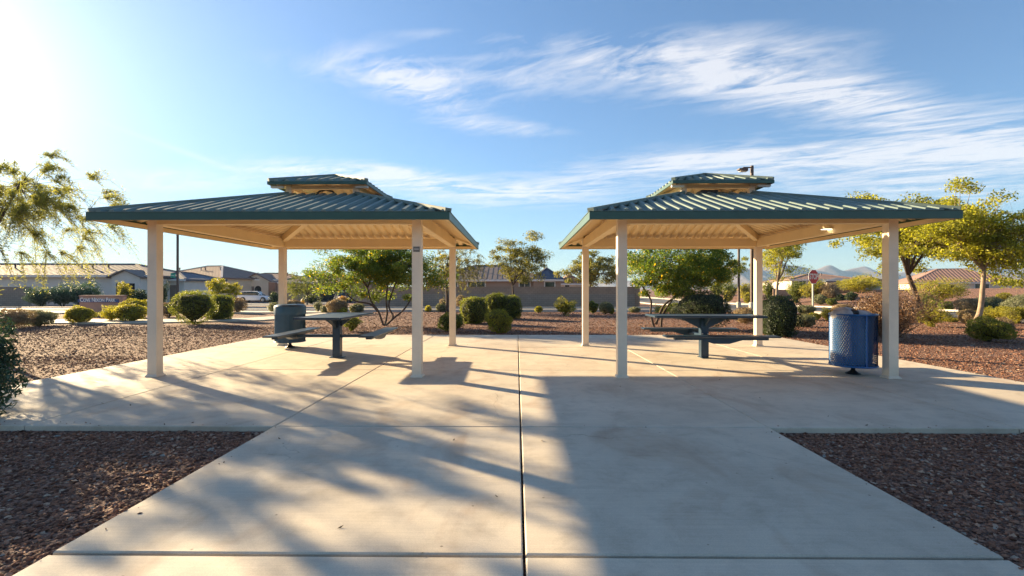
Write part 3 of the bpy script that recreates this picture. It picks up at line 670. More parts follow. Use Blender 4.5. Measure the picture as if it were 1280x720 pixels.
def bush(px0, px1, pt, pb, kind, colr, label, group=None, cat='bush', name='bush', leaf=None, w_extra=0):
    """a shrub standing on the ground where its foot shows, as wide and high as it measures"""
    BN[0] += 1; seed = BN[0]*13
    p, t = ground((px0+px1)/2, pb); sc = t/F; wid = (px1-px0)*sc; rad = wid/2
    dv = ray((px0+px1)/2, pb); dv.z = 0; dv.normalize(); c = Vector((p.x, p.y, 0))+dv*rad*.55; gz = h(c.x, c.y)
    t2 = t+rad*.5; top = CAMZ+(361-pt)*t2/F; H = max(.12, top-gz); rad *= t2/t
    root = empty(name, (c.x, c.y, gz), random.uniform(0, 6)); tag(root, label, cat, group)
    ll = leaf or max(.036, .0023*t)
    K = dict(hedge=(.0, 3.6), ball=(.0, 2.3), puff=(.0, 2.2), loose=(.0, 2.0), twig=(0, 2.0))[kind][1]
    area = 4*math.pi*((rad**1.6*2*(H/2)**1.6*1+rad**3.2)/3)**(1/1.6)
    cov = dict(hedge=2.0, ball=2.0, puff=1.7, loose=1.5, twig=2.6)[kind]
    asp = dict(hedge=.6, ball=.6, puff=.28, loose=.5, twig=.3)[kind]
    if kind == 'puff': ll *= 1.3
    n = int(min(9500, max(220, area*cov/(ll*ll*asp*.5))))
    d = rng.normal(0, 1, (n, 3)); d /= np.linalg.norm(d, axis=1)[:, None]
    den = (np.abs(d)**K).sum(1)**(1/K); sph = d/den[:, None]            # superellipsoid
    amp = dict(hedge=.09, ball=.14, puff=.12, loose=.30, twig=.32)[kind]
    lp = lump(d, seed, amp, 3.2)*lump(d, seed+1, amp*.6, 9)
    depth = 1-dict(hedge=.10, ball=.13, puff=.25, loose=.35, twig=.55)[kind]*rng.random(n)**1.5
    if kind == 'puff': depth += (rng.random(n) < .12)*rng.uniform(0, .10, n)
    if kind in ('ball', 'hedge'): depth += (rng.random(n) < .13)*rng.uniform(0, .13, n)
    P = sph*(lp*depth)[:, None]
    flat = {'hedge': .0, 'ball': .08, 'puff': .06, 'loose': .1, 'twig': .16}[kind]
    P[:, 2] = P[:, 2]*.5*(1-flat)+.5+flat*.5
    if kind in ('twig', 'loose'):                                # narrower foot
        f = np.clip(.45+P[:, 2]*1.1, 0, 1); P[:, 0] *= f; P[:, 1] *= f
    if kind == 'ball': f = np.clip(.85+P[:, 2]*.8, 0, 1); P[:, 0] *= f; P[:, 1] *= f
    P *= np.array([rad, rad, H]); P[:, 2] = np.maximum(P[:, 2], .01)
    nr = d*np.array([1, 1, 1]); nr = nr+rng.normal(0, .75, (n, 3)); nr /= np.linalg.norm(nr, axis=1)[:, None]
    tint = np.clip(.42+.5*(lump(d, seed+5, .5, 4)-1)+rng.normal(0, .28, n), 0, .92)
    V, T = leaves(P, nr, ll, ll*asp, tint)
    link('foliage', poly_mesh('foliage', V, 4, LEAF[colr], T), root)
    # twiggy inside
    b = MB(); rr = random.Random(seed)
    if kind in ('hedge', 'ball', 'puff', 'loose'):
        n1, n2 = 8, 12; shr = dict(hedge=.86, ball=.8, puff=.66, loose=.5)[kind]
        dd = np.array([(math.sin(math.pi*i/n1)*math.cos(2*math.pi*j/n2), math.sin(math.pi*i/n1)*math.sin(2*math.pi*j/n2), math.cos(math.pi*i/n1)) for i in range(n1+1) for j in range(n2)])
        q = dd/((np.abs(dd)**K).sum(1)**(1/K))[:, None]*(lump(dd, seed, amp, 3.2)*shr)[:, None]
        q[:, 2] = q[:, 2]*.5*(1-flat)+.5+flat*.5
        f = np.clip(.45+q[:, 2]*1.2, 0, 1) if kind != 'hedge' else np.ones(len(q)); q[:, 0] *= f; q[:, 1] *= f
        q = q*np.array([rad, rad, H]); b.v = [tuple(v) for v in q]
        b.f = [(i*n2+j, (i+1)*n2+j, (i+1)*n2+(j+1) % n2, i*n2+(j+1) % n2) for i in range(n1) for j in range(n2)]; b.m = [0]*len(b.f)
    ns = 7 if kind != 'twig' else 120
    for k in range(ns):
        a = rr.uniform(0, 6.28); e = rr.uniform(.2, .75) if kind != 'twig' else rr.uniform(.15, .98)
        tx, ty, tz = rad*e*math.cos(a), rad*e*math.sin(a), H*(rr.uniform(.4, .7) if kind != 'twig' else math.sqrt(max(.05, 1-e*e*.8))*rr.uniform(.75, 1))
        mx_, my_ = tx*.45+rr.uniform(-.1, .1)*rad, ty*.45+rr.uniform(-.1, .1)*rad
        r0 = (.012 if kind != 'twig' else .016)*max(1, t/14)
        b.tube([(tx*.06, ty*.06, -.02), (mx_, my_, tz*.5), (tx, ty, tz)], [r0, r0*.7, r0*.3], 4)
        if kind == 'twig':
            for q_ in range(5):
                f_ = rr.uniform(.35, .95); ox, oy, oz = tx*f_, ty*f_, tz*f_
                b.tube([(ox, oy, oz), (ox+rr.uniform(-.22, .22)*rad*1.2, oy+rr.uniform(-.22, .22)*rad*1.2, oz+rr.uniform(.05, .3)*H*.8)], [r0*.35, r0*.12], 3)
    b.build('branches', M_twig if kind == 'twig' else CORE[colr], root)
    return root
def tree(base, trunk, crown_c, crown_r, ncl, per, leafL, mat, bark, label, trunk_r, clump_r=.42, asp=.45, multi=None, strands=False, seed=1, cat='tree', name='tree', gappy=.25, droop=0, group=None, thin=1, low=.75):
    """trunk: list of points relative to base; crown centre relative to base"""
    rr = np.random.default_rng(seed); root = empty(name, base); tag(root, label, cat, group)
    cr = np.array(crown_r); cc = np.array(crown_c)
    C = []
    while len(C) < ncl:
        d = rr.normal(0, 1, 3); d /= np.linalg.norm(d); q = d[None]
        s = min(1.15, float(lump(q, seed+2, gappy, 2.6)[0]*lump(q, seed+3, gappy*.6, 6)[0])); r_ = rr.random()**(1/2.4)
        p = d*r_*s; p[2] = p[2] if p[2] > 0 else p[2]*low
        C.append(cc+p*cr)
    C = np.array(C)
    # limbs
    fork = Vector(trunk[-1]); b = MB(); npt = len(trunk)
    stems = multi or [trunk]
    tops = []
    for st in stems:
        # smooth path
        pts = [Vector(p) for p in st]; fine = []
        for i in range(len(pts)-1):
            p0, p1, p2, p3 = pts[max(i-1, 0)], pts[i], pts[i+1], pts[min(i+2, len(pts)-1)]
            for k in range(4):
                t = k/4; fine.append(.5*((2*p1)+(p2-p0)*t+(2*p0-5*p1+4*p2-p3)*t*t+(3*p1-p0-3*p2+p3)*t**3))
        fine.append(pts[-1]); n = len(fine)
        b.tube(fine, [trunk_r*(1.25 if i == 0 else 1)*(1-.42*i/n)*(1 if not multi else .75) for i in range(n)], 8); tops.append(fine[-1])
    nl = 7 if not multi else 3; prim = C[rr.choice(len(C), min(nl*len(tops) if multi else nl, len(C)), replace=False)]
    prim = [Vector(tuple(cc+(p-cc)*.55)) for p in prim]
    pr = []
    for p in prim:
        o_ = min(tops, key=lambda q: (q-p).length); mid = (o_+p)/2+Vector(tuple(rr.normal(0, .1, 3)))*(p-o_).length*.5
        b.tube([o_, mid, p], [trunk_r*(.52 if not multi else .6), trunk_r*(.36 if not multi else .42), trunk_r*(.24 if not multi else .25)], 6); pr.append((o_, mid, p))
    for c in C:
        c = Vector(tuple(c)); o_, mid, p = min(pr, key=lambda q: (q[2]-c).length)
        m2 = (p+c)/2+Vector(tuple(rr.normal(0, .07, 3))); b.tube([p, m2, c], [trunk_r*.17*thin, trunk_r*.11*thin, trunk_r*.045*thin], 4, cap=False)
        if not strands:
            for k in range(3):
                e = c+Vector(tuple(rr.normal(0, clump_r*.6, 3))); b.tube([c, e], [trunk_r*.05, trunk_r*.02], 3, cap=False)
    if strands:
        cen, tin = [], []
        for c in C:
            ct = rr.random(); out = (c-cc)/cr; out /= np.linalg.norm(out)+1e-6
            for k in range(strands):
                d = out*.7+rr.normal(0, .55, 3); d[2] += .12; d /= np.linalg.norm(d); Ls = rr.uniform(.35, .85)*clump_r*2
                t = np.sort(rr.random(per)); pos = c+d*(t*Ls)[:, None]+np.array([0, 0, -1.0])*(t**2*Ls*droop)[:, None]
                b.tube([tuple(c), tuple(c+d*Ls*.5+np.array([0, 0, -Ls*droop*.25])), tuple(c+d*Ls+np.array([0, 0, -Ls*droop]))], [.005, .0035, .0015], 3, cap=False)
                pos += rr.normal(0, .028, pos.shape); cen.append(pos); tin.append(np.full(per, ct))
        P = np.concatenate(cen); ct = np.concatenate(tin)
    else:
        idx = rr.integers(0, len(C), ncl*per); off = rr.normal(0, 1, (ncl*per, 3)); off /= np.linalg.norm(off, axis=1)[:, None]
        sz = rr.uniform(.6, 1.3, len(C))[idx]
        P = C[idx]+off*(rr.random(ncl*per)**.5*clump_r*sz)[:, None]*np.array([1, 1, .62]); P[:, 2] -= droop*clump_r*np.linalg.norm(off[:, :2], axis=1)**2*.5
        ct = rr.random(len(C))[idx]
    n = len(P); nr = rr.normal(0, 1, (n, 3)); nr[:, 2] += .5; nr /= np.linalg.norm(nr, axis=1)[:, None]
    tint = np.clip(.15+.5*ct+rr.normal(0, .2, n), 0, .92)
    if 'bright' in mat.name: tint = np.where(rr.random(n) < .035, 1.0, tint)
    V, T = leaves(P, nr, leafL, leafL*asp, tint)
    b.build('trunk', bark, root, smooth=True); link('crown', poly_mesh('crown', V, 4, mat, T), root)
    return root
def gp(px, py):
    p, t = ground(px, py); return Vector((p.x, p.y, h(p.x, p.y))), t
# ---- trees
tree((-11.2, 9.7, -.05), [(0, 0, 0), (.15, 0, .9), (.1, .1, 1.7)], (.5, -.1, 2.95), (2.2, 1.9, 1.4), 115, 82, .062, LEAF['mesq'], M_bark,
     'feathery drooping mesquite tree reaching into view at the left edge', .07, .40, .2, strands=8, seed=5, name='mesquite_tree', droop=.75, gappy=.06, thin=.5)
p, t = gp(480, 407)
tree(p, [(0, 0, 0), (0, 0, .9)], (-.2, .1, 1.92), (2.3, 1.5, 1.22), 175, 260, .08, LEAF['bells'], M_bark,
     'multi stemmed shrub tree with yellow blossoms behind the left pavilion', .05, .36, .42, seed=11, name='blossom_tree', gappy=.2,
     multi=[[(0, 0, -.05), (-.2, 0, .5), (-.45, 0, .85), (-.6, .1, 1.3)], [(.02, 0, -.05), (.08, .1, .4), (.05, .1, .9), (.1, .1, 1.4)], [(0, 0, -.05), (.35, -.1, .25), (.75, -.1, .6), (1.1, 0, 1.2)],
            [(.05, 0, 0), (.3, .05, .3), (.15, .05, .7), (.35, 0, 1.35)], [(-.22, 0, .5), (-.5, 0, .75), (-1.0, 0, .85), (-1.4, 0, 1.2)]])
p, t = gp(818, 409)
tree(p, [(0, 0, 0), (0, 0, .9)], (.85, .2, 1.9), (1.95, 1.5, 1.25), 150, 270, .08, LEAF['bells'], M_bark,
     'dark stemmed bushy tree with yellow flower tips behind the right pavilion table', .055, .36, .42, seed=23, name='blossom_tree', gappy=.16,
     multi=[[(0, 0, -.05), (-.12, 0, .45), (-.12, 0, .9), (-.4, .1, 1.4)], [(.25, .1, -.05), (.3, .1, .4), (.55, .1, .8), (.9, .1, 1.3)], [(.05, 0, .1), (.3, 0, .7), (.7, 0, 1.0), (1.2, .1, 1.3)]])
p, t = gp(643, 390)
tree(p, [(0, 0, 0), (-.05, 0, .7), (-.1, 0, 1.5)], (.3, 0, 2.85), (1.65, 1.4, 1.65), 95, 130, .10, LEAF['olive'], M_bark,
     'young open crowned tree between the two pavilions in front of the wall', .07, .38, .5, seed=31, name='ash_tree', gappy=.28)
p, t = gp(559, 390)
tree(p, [(0, 0, 0), (0, 0, 1.0), (-.1, 0, 1.9)], (.2, 0, 2.75), (2.2, 1.8, 1.25), 95, 20, .085, LEAF['olive'], M_bark,
     'dark trunked weeping tree behind the right rear post of the left pavilion', .10, .5, .3, strands=7, seed=37, name='weeping_tree', droop=.9)
p, t = gp(384, 381)
tree(p, [(0, 0, 0), (0, 0, .8), (0, 0, 1.2)], (-.3, 0, 2.3), (2.3, 1.8, 1.35), 80, 14, .19, LEAF['green'], M_bark,
     'spiky leaved green tree beyond the left litter bin', .1, .6, .22, strands=7, seed=41, name='acacia_tree', droop=.35)
p, t = gp(273, 383)
tree(p, [(0, 0, 0), (0, 0, .6)], (0, 0, 1.85), (1.05, 1.0, 1.0), 40, 90, .15, LEAF['yellow'], M_bark,
     'bright yellow green round tree in front of the sunlit house wall', .06, .4, .5, seed=43, name='small_tree', gappy=.15)
p, t = gp(292, 383)
tree(p, [(0, 0, 0), (0, 0, .6)], (0, 0, 1.6), (.62, .6, .75), 24, 80, .14, LEAF['yellow'], M_bark,
     'smaller green tree right beside the bright yellow one, left of the white car', .05, .33, .5, seed=47, name='small_tree', gappy=.15)
tree(at(737, 381, 50)*1.0+Vector((0, 0, .0)), [(0, 0, 0), (0, 0, 1.2), (.1, 0, 2.2)], (0, 0, 3.5), (3.3, 2.2, 2.2), 120, 120, .18, LEAF['olive'], M_bark,
     'broad tree rising behind the block wall beside the right pavilion', .13, .6, .5, seed=53, name='ash_tree', gappy=.3)
p, t = gp(873, 385)
tree(p, [(0, 0, 0), (.1, 0, 1.0), (.2, 0, 1.7)], (.9, 0, 3.0), (3.2, 1.8, 1.4), 100, 130, .14, LEAF['ash'], M_barkpale,
     'yellowing tree showing between the flowering tree and the lamp poles', .11, .5, .5, seed=59, name='ash_tree', gappy=.35)
p, t = gp(971, 388)
tree(p, [(0, 0, 0), (0, 0, 1.0), (.05, 0, 1.9)], (.35, 0, 4.0), (1.75, 1.6, 2.7), 105, 95, .12, LEAF['ash'], M_barkpale,
     'tall slim tree with a forked pale trunk beside the red octagonal sign', .11, .5, .5, seed=61, name='ash_tree', gappy=.45)
p, t = gp(1150, 403)
tree(p, [(0, 0, 0), (-.12, 0, .9), (-.45, 0, 1.8)], (-.3, .2, 3.65), (3.5, 2.3, 2.15), 260, 150, .105, LEAF['ash'], M_bark,
     'large yellow leaved tree with a dark leaning trunk behind the right pavilion corner', .115, .40, .5, seed=67, name='ash_tree', gappy=.5, low=.95)
p, t = gp(1213, 412)
tree(p, [(0, 0, 0), (.28, 0, .5), (.38, 0, 1.3), (.42, 0, 1.85)], (.45, .1, 2.9), (2.7, 1.9, 1.55), 210, 160, .095, LEAF['ash'], M_barkpale,
     'yellow leaved tree with a pale curved trunk at the right edge', .085, .37, .5, seed=73, name='ash_tree', gappy=.55, low=1.0)
# ---- shrubs: x0, x1, top, foot
SH = [
 (-6, 36, 386, 411, 'puff', 'tan', 'wide tan shrub, leftmost in the row along the left path'),
 (32, 66, 388, 408, 'puff', 'sage', 'pale sage shrub second from the left edge along the left path'),
 (86, 113, 384, 405, 'ball', 'gold', 'round golden green shrub left of the park name sign wall'),
 (129, 151, 384, 402, 'loose', 'yellow', 'bright yellow small shrub at the foot of the park name sign'),
 (149, 181, 381, 403, 'ball', 'gold', 'clipped round shrub beside the bright yellow shrub near the left post'),
 (153, 184, 375, 398, 'ball', 'gold', 'clipped shrub just behind the round one near the left post'),
 (199, 223, 377, 397, 'puff', 'tan', 'brown dry round shrub right of the left front post'),
 (219, 265, 363, 406, 'ball', 'green', 'largest dark green shrub with yellowing foot left of the boxy hedge'),
 (260, 289, 368, 401, 'hedge', 'green', 'boxy dark green hedge shrub beside the largest left shrub'),
 (287, 306, 373, 392, 'puff', 'tan', 'dry brown shrub between the boxy hedge and the white car'),
 (336, 352, 378, 391, 'puff', 'sage', 'small pale mound shrub left of the dark litter bin'),
 (356, 378, 375, 387, 'puff', 'tan', 'low tan mound directly behind the dark litter bin'),
 (392, 403, 377, 391, 'loose', 'sage', 'upright pale grassy shrub between hydrant and brown round shrub'),
 (401, 412, 382, 392, 'puff', 'sage', 'smallest pale mound left of the brown round shrub'),
 (410, 433, 374, 393, 'ball', 'tan', 'brown round shrub above the left table top'),
 (422, 434, 384, 393, 'ball', 'yellow', 'small bright yellow green ball before the brown round shrub'),
 (438, 455, 380, 392, 'ball', 'sage', 'pale grey green dome left of the dark tree stems'),
 (426, 452, 393, 415, 'loose', 'green', 'leafy yellow green shrub behind the left table bench'),
 (423, 435, 370, 379, 'loose', 'orange', 'small orange shrub across the road by the dark car'),
 (545, 557, 380, 390, 'ball', 'sage', 'pale round mound left of the weeping tree trunk'),
 (531, 539, 382, 390, 'puff', 'yellow', 'tiny yellowish tuft right of the left front inner post'),
 (549, 561, 373, 386, 'puff', 'tan', 'tan mound just behind the pale round one by the weeping tree'),
 (569, 586, 369, 385, 'puff', 'tan', 'brown mound behind the left corner of the tallest boxy hedge'),
 (549, 579, 391, 416, 'ball', 'green', 'green ball behind the inner rear post of the left pavilion'),
 (577, 609, 371, 405, 'hedge', 'green', 'widest boxy clipped hedge in the group between the pavilions'),
 (608, 632, 368, 399, 'hedge', 'green', 'tall rounded hedge left of the dark one between the pavilions'),
 (626, 651, 371, 399, 'hedge', 'green', 'dark clipped hedge on the right of the group between the pavilions'),
 (608, 640, 388, 417, 'ball', 'gold', 'front clipped ball before the two hedges between the pavilions'),
 (668, 678, 383, 391, 'ball', 'yellow', 'tiny lone round shrub by the road between the pavilions'),
 (693, 719, 375, 395, 'loose', 'gold', 'bushy golden shrub left of the right pavilion inner rear post'),
 (735, 747, 377, 392, 'ball', 'green', 'small dark shrub just right of the inner rear post of the right pavilion'),
 (748, 766, 378, 393, 'ball', 'sage', 'pale dome shrub left of the inner front post of the right pavilion'),
 (761, 768, 383, 393, 'ball', 'gold', 'small ochre mound touching the pale dome beside the right pavilion'),
 (786, 800, 384, 391, 'puff', 'sage', 'low pale mound just right of the inner front post'),
 (818, 836, 382, 396, 'loose', 'gold', 'low olive shrub behind the stems of the right flowering tree'),
 (833, 850, 379, 393, 'ball', 'green', 'green mound behind the pale dome right of the flowering tree stems'),
 (838, 862, 384, 398, 'ball', 'sage', 'pale yellow dome left of the large dark shrub behind the table'),
 (850, 917, 363, 413, 'ball', 'dark', 'large dark shrub directly behind the right picnic table'),
 (919, 944, 385, 405, 'puff', 'tan', 'straw coloured shrub left of the outer rear post of the right pavilion'),
 (951, 993, 371, 421, 'hedge', 'dark', 'tall boxy dark green hedge beside the outer rear post of the right pavilion'),
 (990, 1016, 394, 409, 'ball', 'sage', 'pale low dome right of the tall dark hedge'),
 (998, 1018, 381, 395, 'puff', 'sage', 'dull sage shrub by the road left of the octagonal sign post'),
 (1011, 1025, 391, 400, 'puff', 'yellow', 'yellowish tuft at the foot of the octagonal sign post'),
 (1026, 1041, 386, 401, 'loose', 'gold', 'olive shrub left of the blue litter bin'),
 (1040, 1066, 380, 402, 'puff', 'tan', 'tan shrub showing above the blue litter bin'),
 (1145, 1182, 383, 409, 'loose', 'gold', 'leafy olive shrub right of the dry twiggy shrub'),
 (1182, 1196, 397, 403, 'puff', 'gold', 'flat low tuft on open gravel left of the pale curved trunk'),
 (1199, 1222, 387, 405, 'puff', 'tan', 'dull tan shrub behind the foot of the pale curved trunk'),
 (1218, 1258, 398, 428, 'ball', 'gold', 'nearest clipped golden ball on the right gravel'),
 (1238, 1264, 397, 420, 'puff', 'tan', 'grey shrub tucked behind the nearest golden ball on the right'),
 (1226, 1256, 385, 403, 'loose', 'gold', 'sparse yellow shrub between trunk and grey shrub on the right'),
 (1256, 1290, 383, 405, 'loose', 'gold', 'olive shrub at the right edge on the near side of the road'),
 # beyond the side road, on the bank
 (985, 1006, 352, 379, 'loose', 'green', 'tall green shrub across the road right behind the forked pale trunk'),
 (1004, 1030, 349, 378, 'loose', 'gold', 'tall olive shrub across the road behind the octagonal sign'),
 (1026, 1046, 355, 377, 'puff', 'tan', 'brown shrub across the road right of the octagonal sign'),
 (1050, 1096, 346, 367, 'loose', 'yellow', 'wide bright green shrub on the bank before the pale gabled house'),
 (1018, 1034, 369, 381, 'ball', 'sage', 'pale round mound at the far kerb right of the octagonal sign'),
 (1034, 1045, 373, 382, 'ball', 'green', 'dark small ball at the far kerb left of the blue litter bin'),
 (1046, 1056, 368, 376, 'ball', 'dark', 'dark round shrub on the bank below the wide bright green one'),
 (1058, 1070, 366, 376, 'ball', 'dark', 'second dark round shrub on the bank, right of the first'),
 (1150, 1202, 350, 380, 'loose', 'yellow', 'airy yellow shrub on the bank left of the pale curved trunk'),
 (1150, 1172, 367, 388, 'loose', 'green', 'dark green shrub below the airy yellow one on the bank'),
 (1176, 1190, 377, 389, 'ball', 'green', 'small green ball at the far kerb below the airy yellow shrub'),
 (1197, 1222, 373, 391, 'puff', 'tan', 'tan mound across the road left of the pale curved trunk'),
 (1219, 1234, 372, 391, 'loose', 'sage', 'narrow sage shrub across the road just right of the pale trunk'),
 (1231, 1254, 372, 391, 'puff', 'sage', 'blue grey mound across the road right of the pale trunk'),
 (1252, 1268, 377, 391, 'loose', 'green', 'fresh green shrub across the road between two grey mounds'),
 (1262, 1300, 369, 394, 'puff', 'sage', 'large pale mound across the road at the right edge'),
 (1248, 1262, 366, 376, 'puff', 'gold', 'small ochre tuft high on the bank at the right'),
 (888, 904, 351, 372, 'loose', 'green', 'far green shrub below the mountains left of the thin lamp'),
 (903, 922, 355, 374, 'loose', 'green', 'far dark shrub below the mountains left of the lamp poles'),
 (924, 938, 354, 376, 'loose', 'gold', 'far olive shrub showing between the two lamp poles'),
 (953, 969, 352, 376, 'loose', 'green', 'far green shrub left of the forked pale trunk'),
 (905, 915, 364, 378, 'ball', 'gold', 'small far ochre mound at the kerb left of the lamp poles'),
 (930, 940, 366, 380, 'ball', 'gold', 'small far mound at the kerb right of the first lamp pole'),
 # far left street
 (36, 66, 361, 384, 'loose', 'blue', 'low dark oleander beside the grey garden wall end'),
 (60, 96, 358, 384, 'loose', 'blue', 'middle dark oleander before the long pale house'),
 (86, 124, 356, 384, 'loose', 'blue', 'tall dark oleander behind the left end of the park name sign'),
 (148, 162, 352, 384, 'loose', 'gold', 'slender ochre shrub at the porch of the long pale house'),
 (164, 184, 362, 384, 'loose', 'dark', 'dark shrub at the porch left of the left front post'),
 (198, 209, 354, 384, 'loose', 'dark', 'dark narrow shrub left of the brown garage door'),
 (240, 252, 367, 385, 'loose', 'dark', 'dark low shrub at the corner of the sunlit house'),
 (337, 350, 366, 379, 'loose', 'dark', 'dark shrub in front of the brick pier right of the white car'),
 (380, 398, 368, 380, 'loose', 'dark', 'low dark shrub under the spiky green tree'),
]
for s_ in SH: bush(*s_)
bush(1064, 1158, 362, 428, 'twig', 'brown', 'large dry twiggy shrub behind the right front post', name='dry_shrub', leaf=.062)
# near blue-green shrub at the left edge
def near_shrub():
    root = empty('oleander_shrub', (-5.42, 4.5, -.05)); tag(root, 'blue green leafy oleander close to the camera at the left edge', 'shrub')
    n = 15000; d = rng.normal(0, 1, (n, 3)); d /= np.linalg.norm(d, axis=1)[:, None]; l = lump(d, 3, .22, 3)
    P = d*(l*(1-.5*rng.random(n)**1.6))[:, None]*np.array([.48, .55, .54])+np.array([0, 0, .52]); P = P[P[:, 2] > .02]; n = len(P)
    nr = rng.normal(0, 1, (n, 3)); nr /= np.linalg.norm(nr, axis=1)[:, None]
    V, T = leaves(P, nr, .062, .020, np.clip(rng.normal(.45, .25, n), 0, .92)); link('foliage', poly_mesh('foliage', V, 4, LEAF['blue'], T), root)
    b = MB(); rr = random.Random(3)
    for k in range(40):
        a = rr.uniform(0, 6.28); e = rr.uniform(.1, .42); b.tube([(0, 0, 0), (e*.5*math.cos(a), e*.5*math.sin(a), .35), (e*math.cos(a), e*math.sin(a), rr.uniform(.5, .95))], [.009, .006, .003], 5)
    b.build('branches', M_twig, root)
near_shrub()
# ------------------------------------------------------------------ street things
def lamp_pole(px, pyb, top_py, label, r=.07, head=None, scale=1):
    p, t = gp(px, pyb); H = CAMZ+(361-top_py)*t/F-p.z
    root = empty('lamp_pole', p); tag(root, label, 'lamp pole', 'brown street and park lamp poles')
    b = MB(); b.box((-r, -r, .1), (r, r, H), bev=.01); b.build('pole', M_pole, root)
    b = MB(); b.lathe([(r*2.4, 0), (r*2.4, .45), (r*2.1, .5)], 16); b.build('footing', M_curb, root)
    if head:
        b = MB(); b.box((-.62*scale, -.03, H-.17), (-r-.001, .03, H-.09)); b.build('arm', M_pole, root)
        b = MB(); b.add([(-.95*scale, -.2, H-.30), (-.35*scale, -.2, H-.40), (-.35*scale, .2, H-.40), (-.95*scale, .2, H-.30), (-.95*scale, -.2, H-.22), (-.35*scale, -.2, H-.14), (-.35*scale, .2, H-.14), (-.95*scale, .2, H-.22)],
            [(3, 2, 1, 0), (4, 5, 6, 7), (0, 1, 5, 4), (1, 2, 6, 5), (2, 3, 7, 6), (3, 0, 4, 7)]); hd = b.build('lamp_head', M_pole, root)
        b = MB(); b.box((-.85*scale, -.15, H-.42), (-.45*scale, .15, H-.395)); b.build('lens', M_trimw, hd)
    return root, H
lamp_pole(940, 387, 207, 'brown square lamp pole with its lamp head showing above the right roof', .085, True)
lamp_pole(923.5, 385, 262, 'thinner dark lamp pole just left of the outer rear post of the right pavilion', .07, True)
lr, LH = lamp_pole(222, 383, 262, 'brown lamp pole by the street name sign seen under the left roof', .075, True)
p, t = gp(912.5, 372)
root = empty('street_lamp', p); tag(root, 'far thin street lamp standing before the blue mountains', 'street lamp')
b = MB(); b.tube([(0, 0, 0), (0, 0, 5.0)], .07, 6); b.build('pole', M_pole, root); b = MB(); b.lathe([(.1, 4.9), (.28, 5.2), (.28, 5.5), (.05, 5.8)], 10); b.build('lantern', M_pole, root)
# street name blade on the pole
p, t = gp(219.5, 383.5)
root = empty('street_name_sign', (p.x-.02, p.y-.3, CAMZ+(361-344.5)*t/F)); tag(root, 'small green street name blade fixed on the brown lamp pole', 'street sign')
b = MB(); b.box((-.22, -.012, -.2), (.22, .012, .2), bev=.004); b.build('blade', M_gsign, root)
b = MB()
for k in range(5): b.box((-.15+k*.06, -.016, -.03), (-.112+k*.06, -.0125, .035))
b.build('lettering', M_signw, root)
b = MB(); b.box((.0, .013, -.1), (.08, .2, .1)); b.build('bracket', M_galv, root)
def text_mesh(cu, name, parent, loc, rot):
    tmp = bpy.data.objects.new('tmp', cu); COL.objects.link(tmp); dg = bpy.context.evaluated_depsgraph_get()
    me = bpy.data.meshes.new_from_object(tmp.evaluated_get(dg)); bpy.data.objects.remove(tmp); bpy.data.curves.remove(cu)
    return link(name, me, parent, loc, rot)
def octagon(r): return [(r/math.cos(math.pi/8)*math.cos(math.pi/8+k*math.pi/4), r/math.cos(math.pi/8)*math.sin(math.pi/8+k*math.pi/4)) for k in range(8)]
def stop_sign(px, pyb, pyc, r, rz, label, front):
    p, t = gp(px, pyb); zc = CAMZ+(361-pyc)*t/F-p.z
    root = empty('stop_sign', p, rz); tag(root, label, 'stop sign')
    b = MB(); b.box((-.03, -.03, -.1), (.03, .03, zc+r*.7)); b.build('post', M_galv, root)
    pl = MB(); pl.prism(octagon(r), -.045, -.035); plate = pl.build('sign_plate', M_signw, root, loc=(0, 0, zc))
    pl.v = []; 
    b = MB(); b.prism(octagon(r*.93), -.049, -.0455); b.build('red_face', M_red, plate)
    b = MB(); b.prism(octagon(r*.99), -.0345, -.032); b.build('sign_back', M_signback, plate)
    cu = bpy.data.curves.new('stop_lettering', 'FONT'); cu.body = 'STOP'; cu.align_x = 'CENTER'; cu.align_y = 'CENTER'; cu.size = r*.88; cu.extrude = .002; cu.offset = .008; cu.materials.append(M_signw)
    o = text_mesh(cu, 'stop_lettering', plate, (0, -.052, 0), (R(90), 0, 0)); o.scale = (.82, 1.25, 1)
stop_sign(1016, 395, 346, .33, R(22), 'red octagonal stop sign on a thin steel post right of the dark hedge', True)
stop_sign(225.5, 380, 356, .32, R(180), 'back of a pale octagonal sign behind the brown lamp pole at left', False)
# hydrant
p, t = gp(378.5, 385)
root = empty('fire_hydrant', p); tag(root, 'yellow fire hydrant beyond the dark litter bin', 'fire hydrant')
b = MB(); b.lathe([(.16, 0), (.16, .04), (.105, .05), (.105, .50), (.14, .52), (.14, .56)], 14); b.build('barrel', M_yell, root, smooth=True)
b = MB(); b.lathe([(.13, .56), (.12, .64), (.07, .70), (.03, .72), (.03, .78)], 14); b.build('bonnet', M_yell, root, smooth=True)
for s in (-1, 1): b = MB(); b.tube([(s*.1, 0, .42), (s*.2, 0, .42)], .055, 10); b.build('side_outlet', M_yell, root)
b = MB(); b.tube([(0, -.1, .38), (0, -.19, .38)], .07, 10); b.build('front_outlet', M_yell, root)
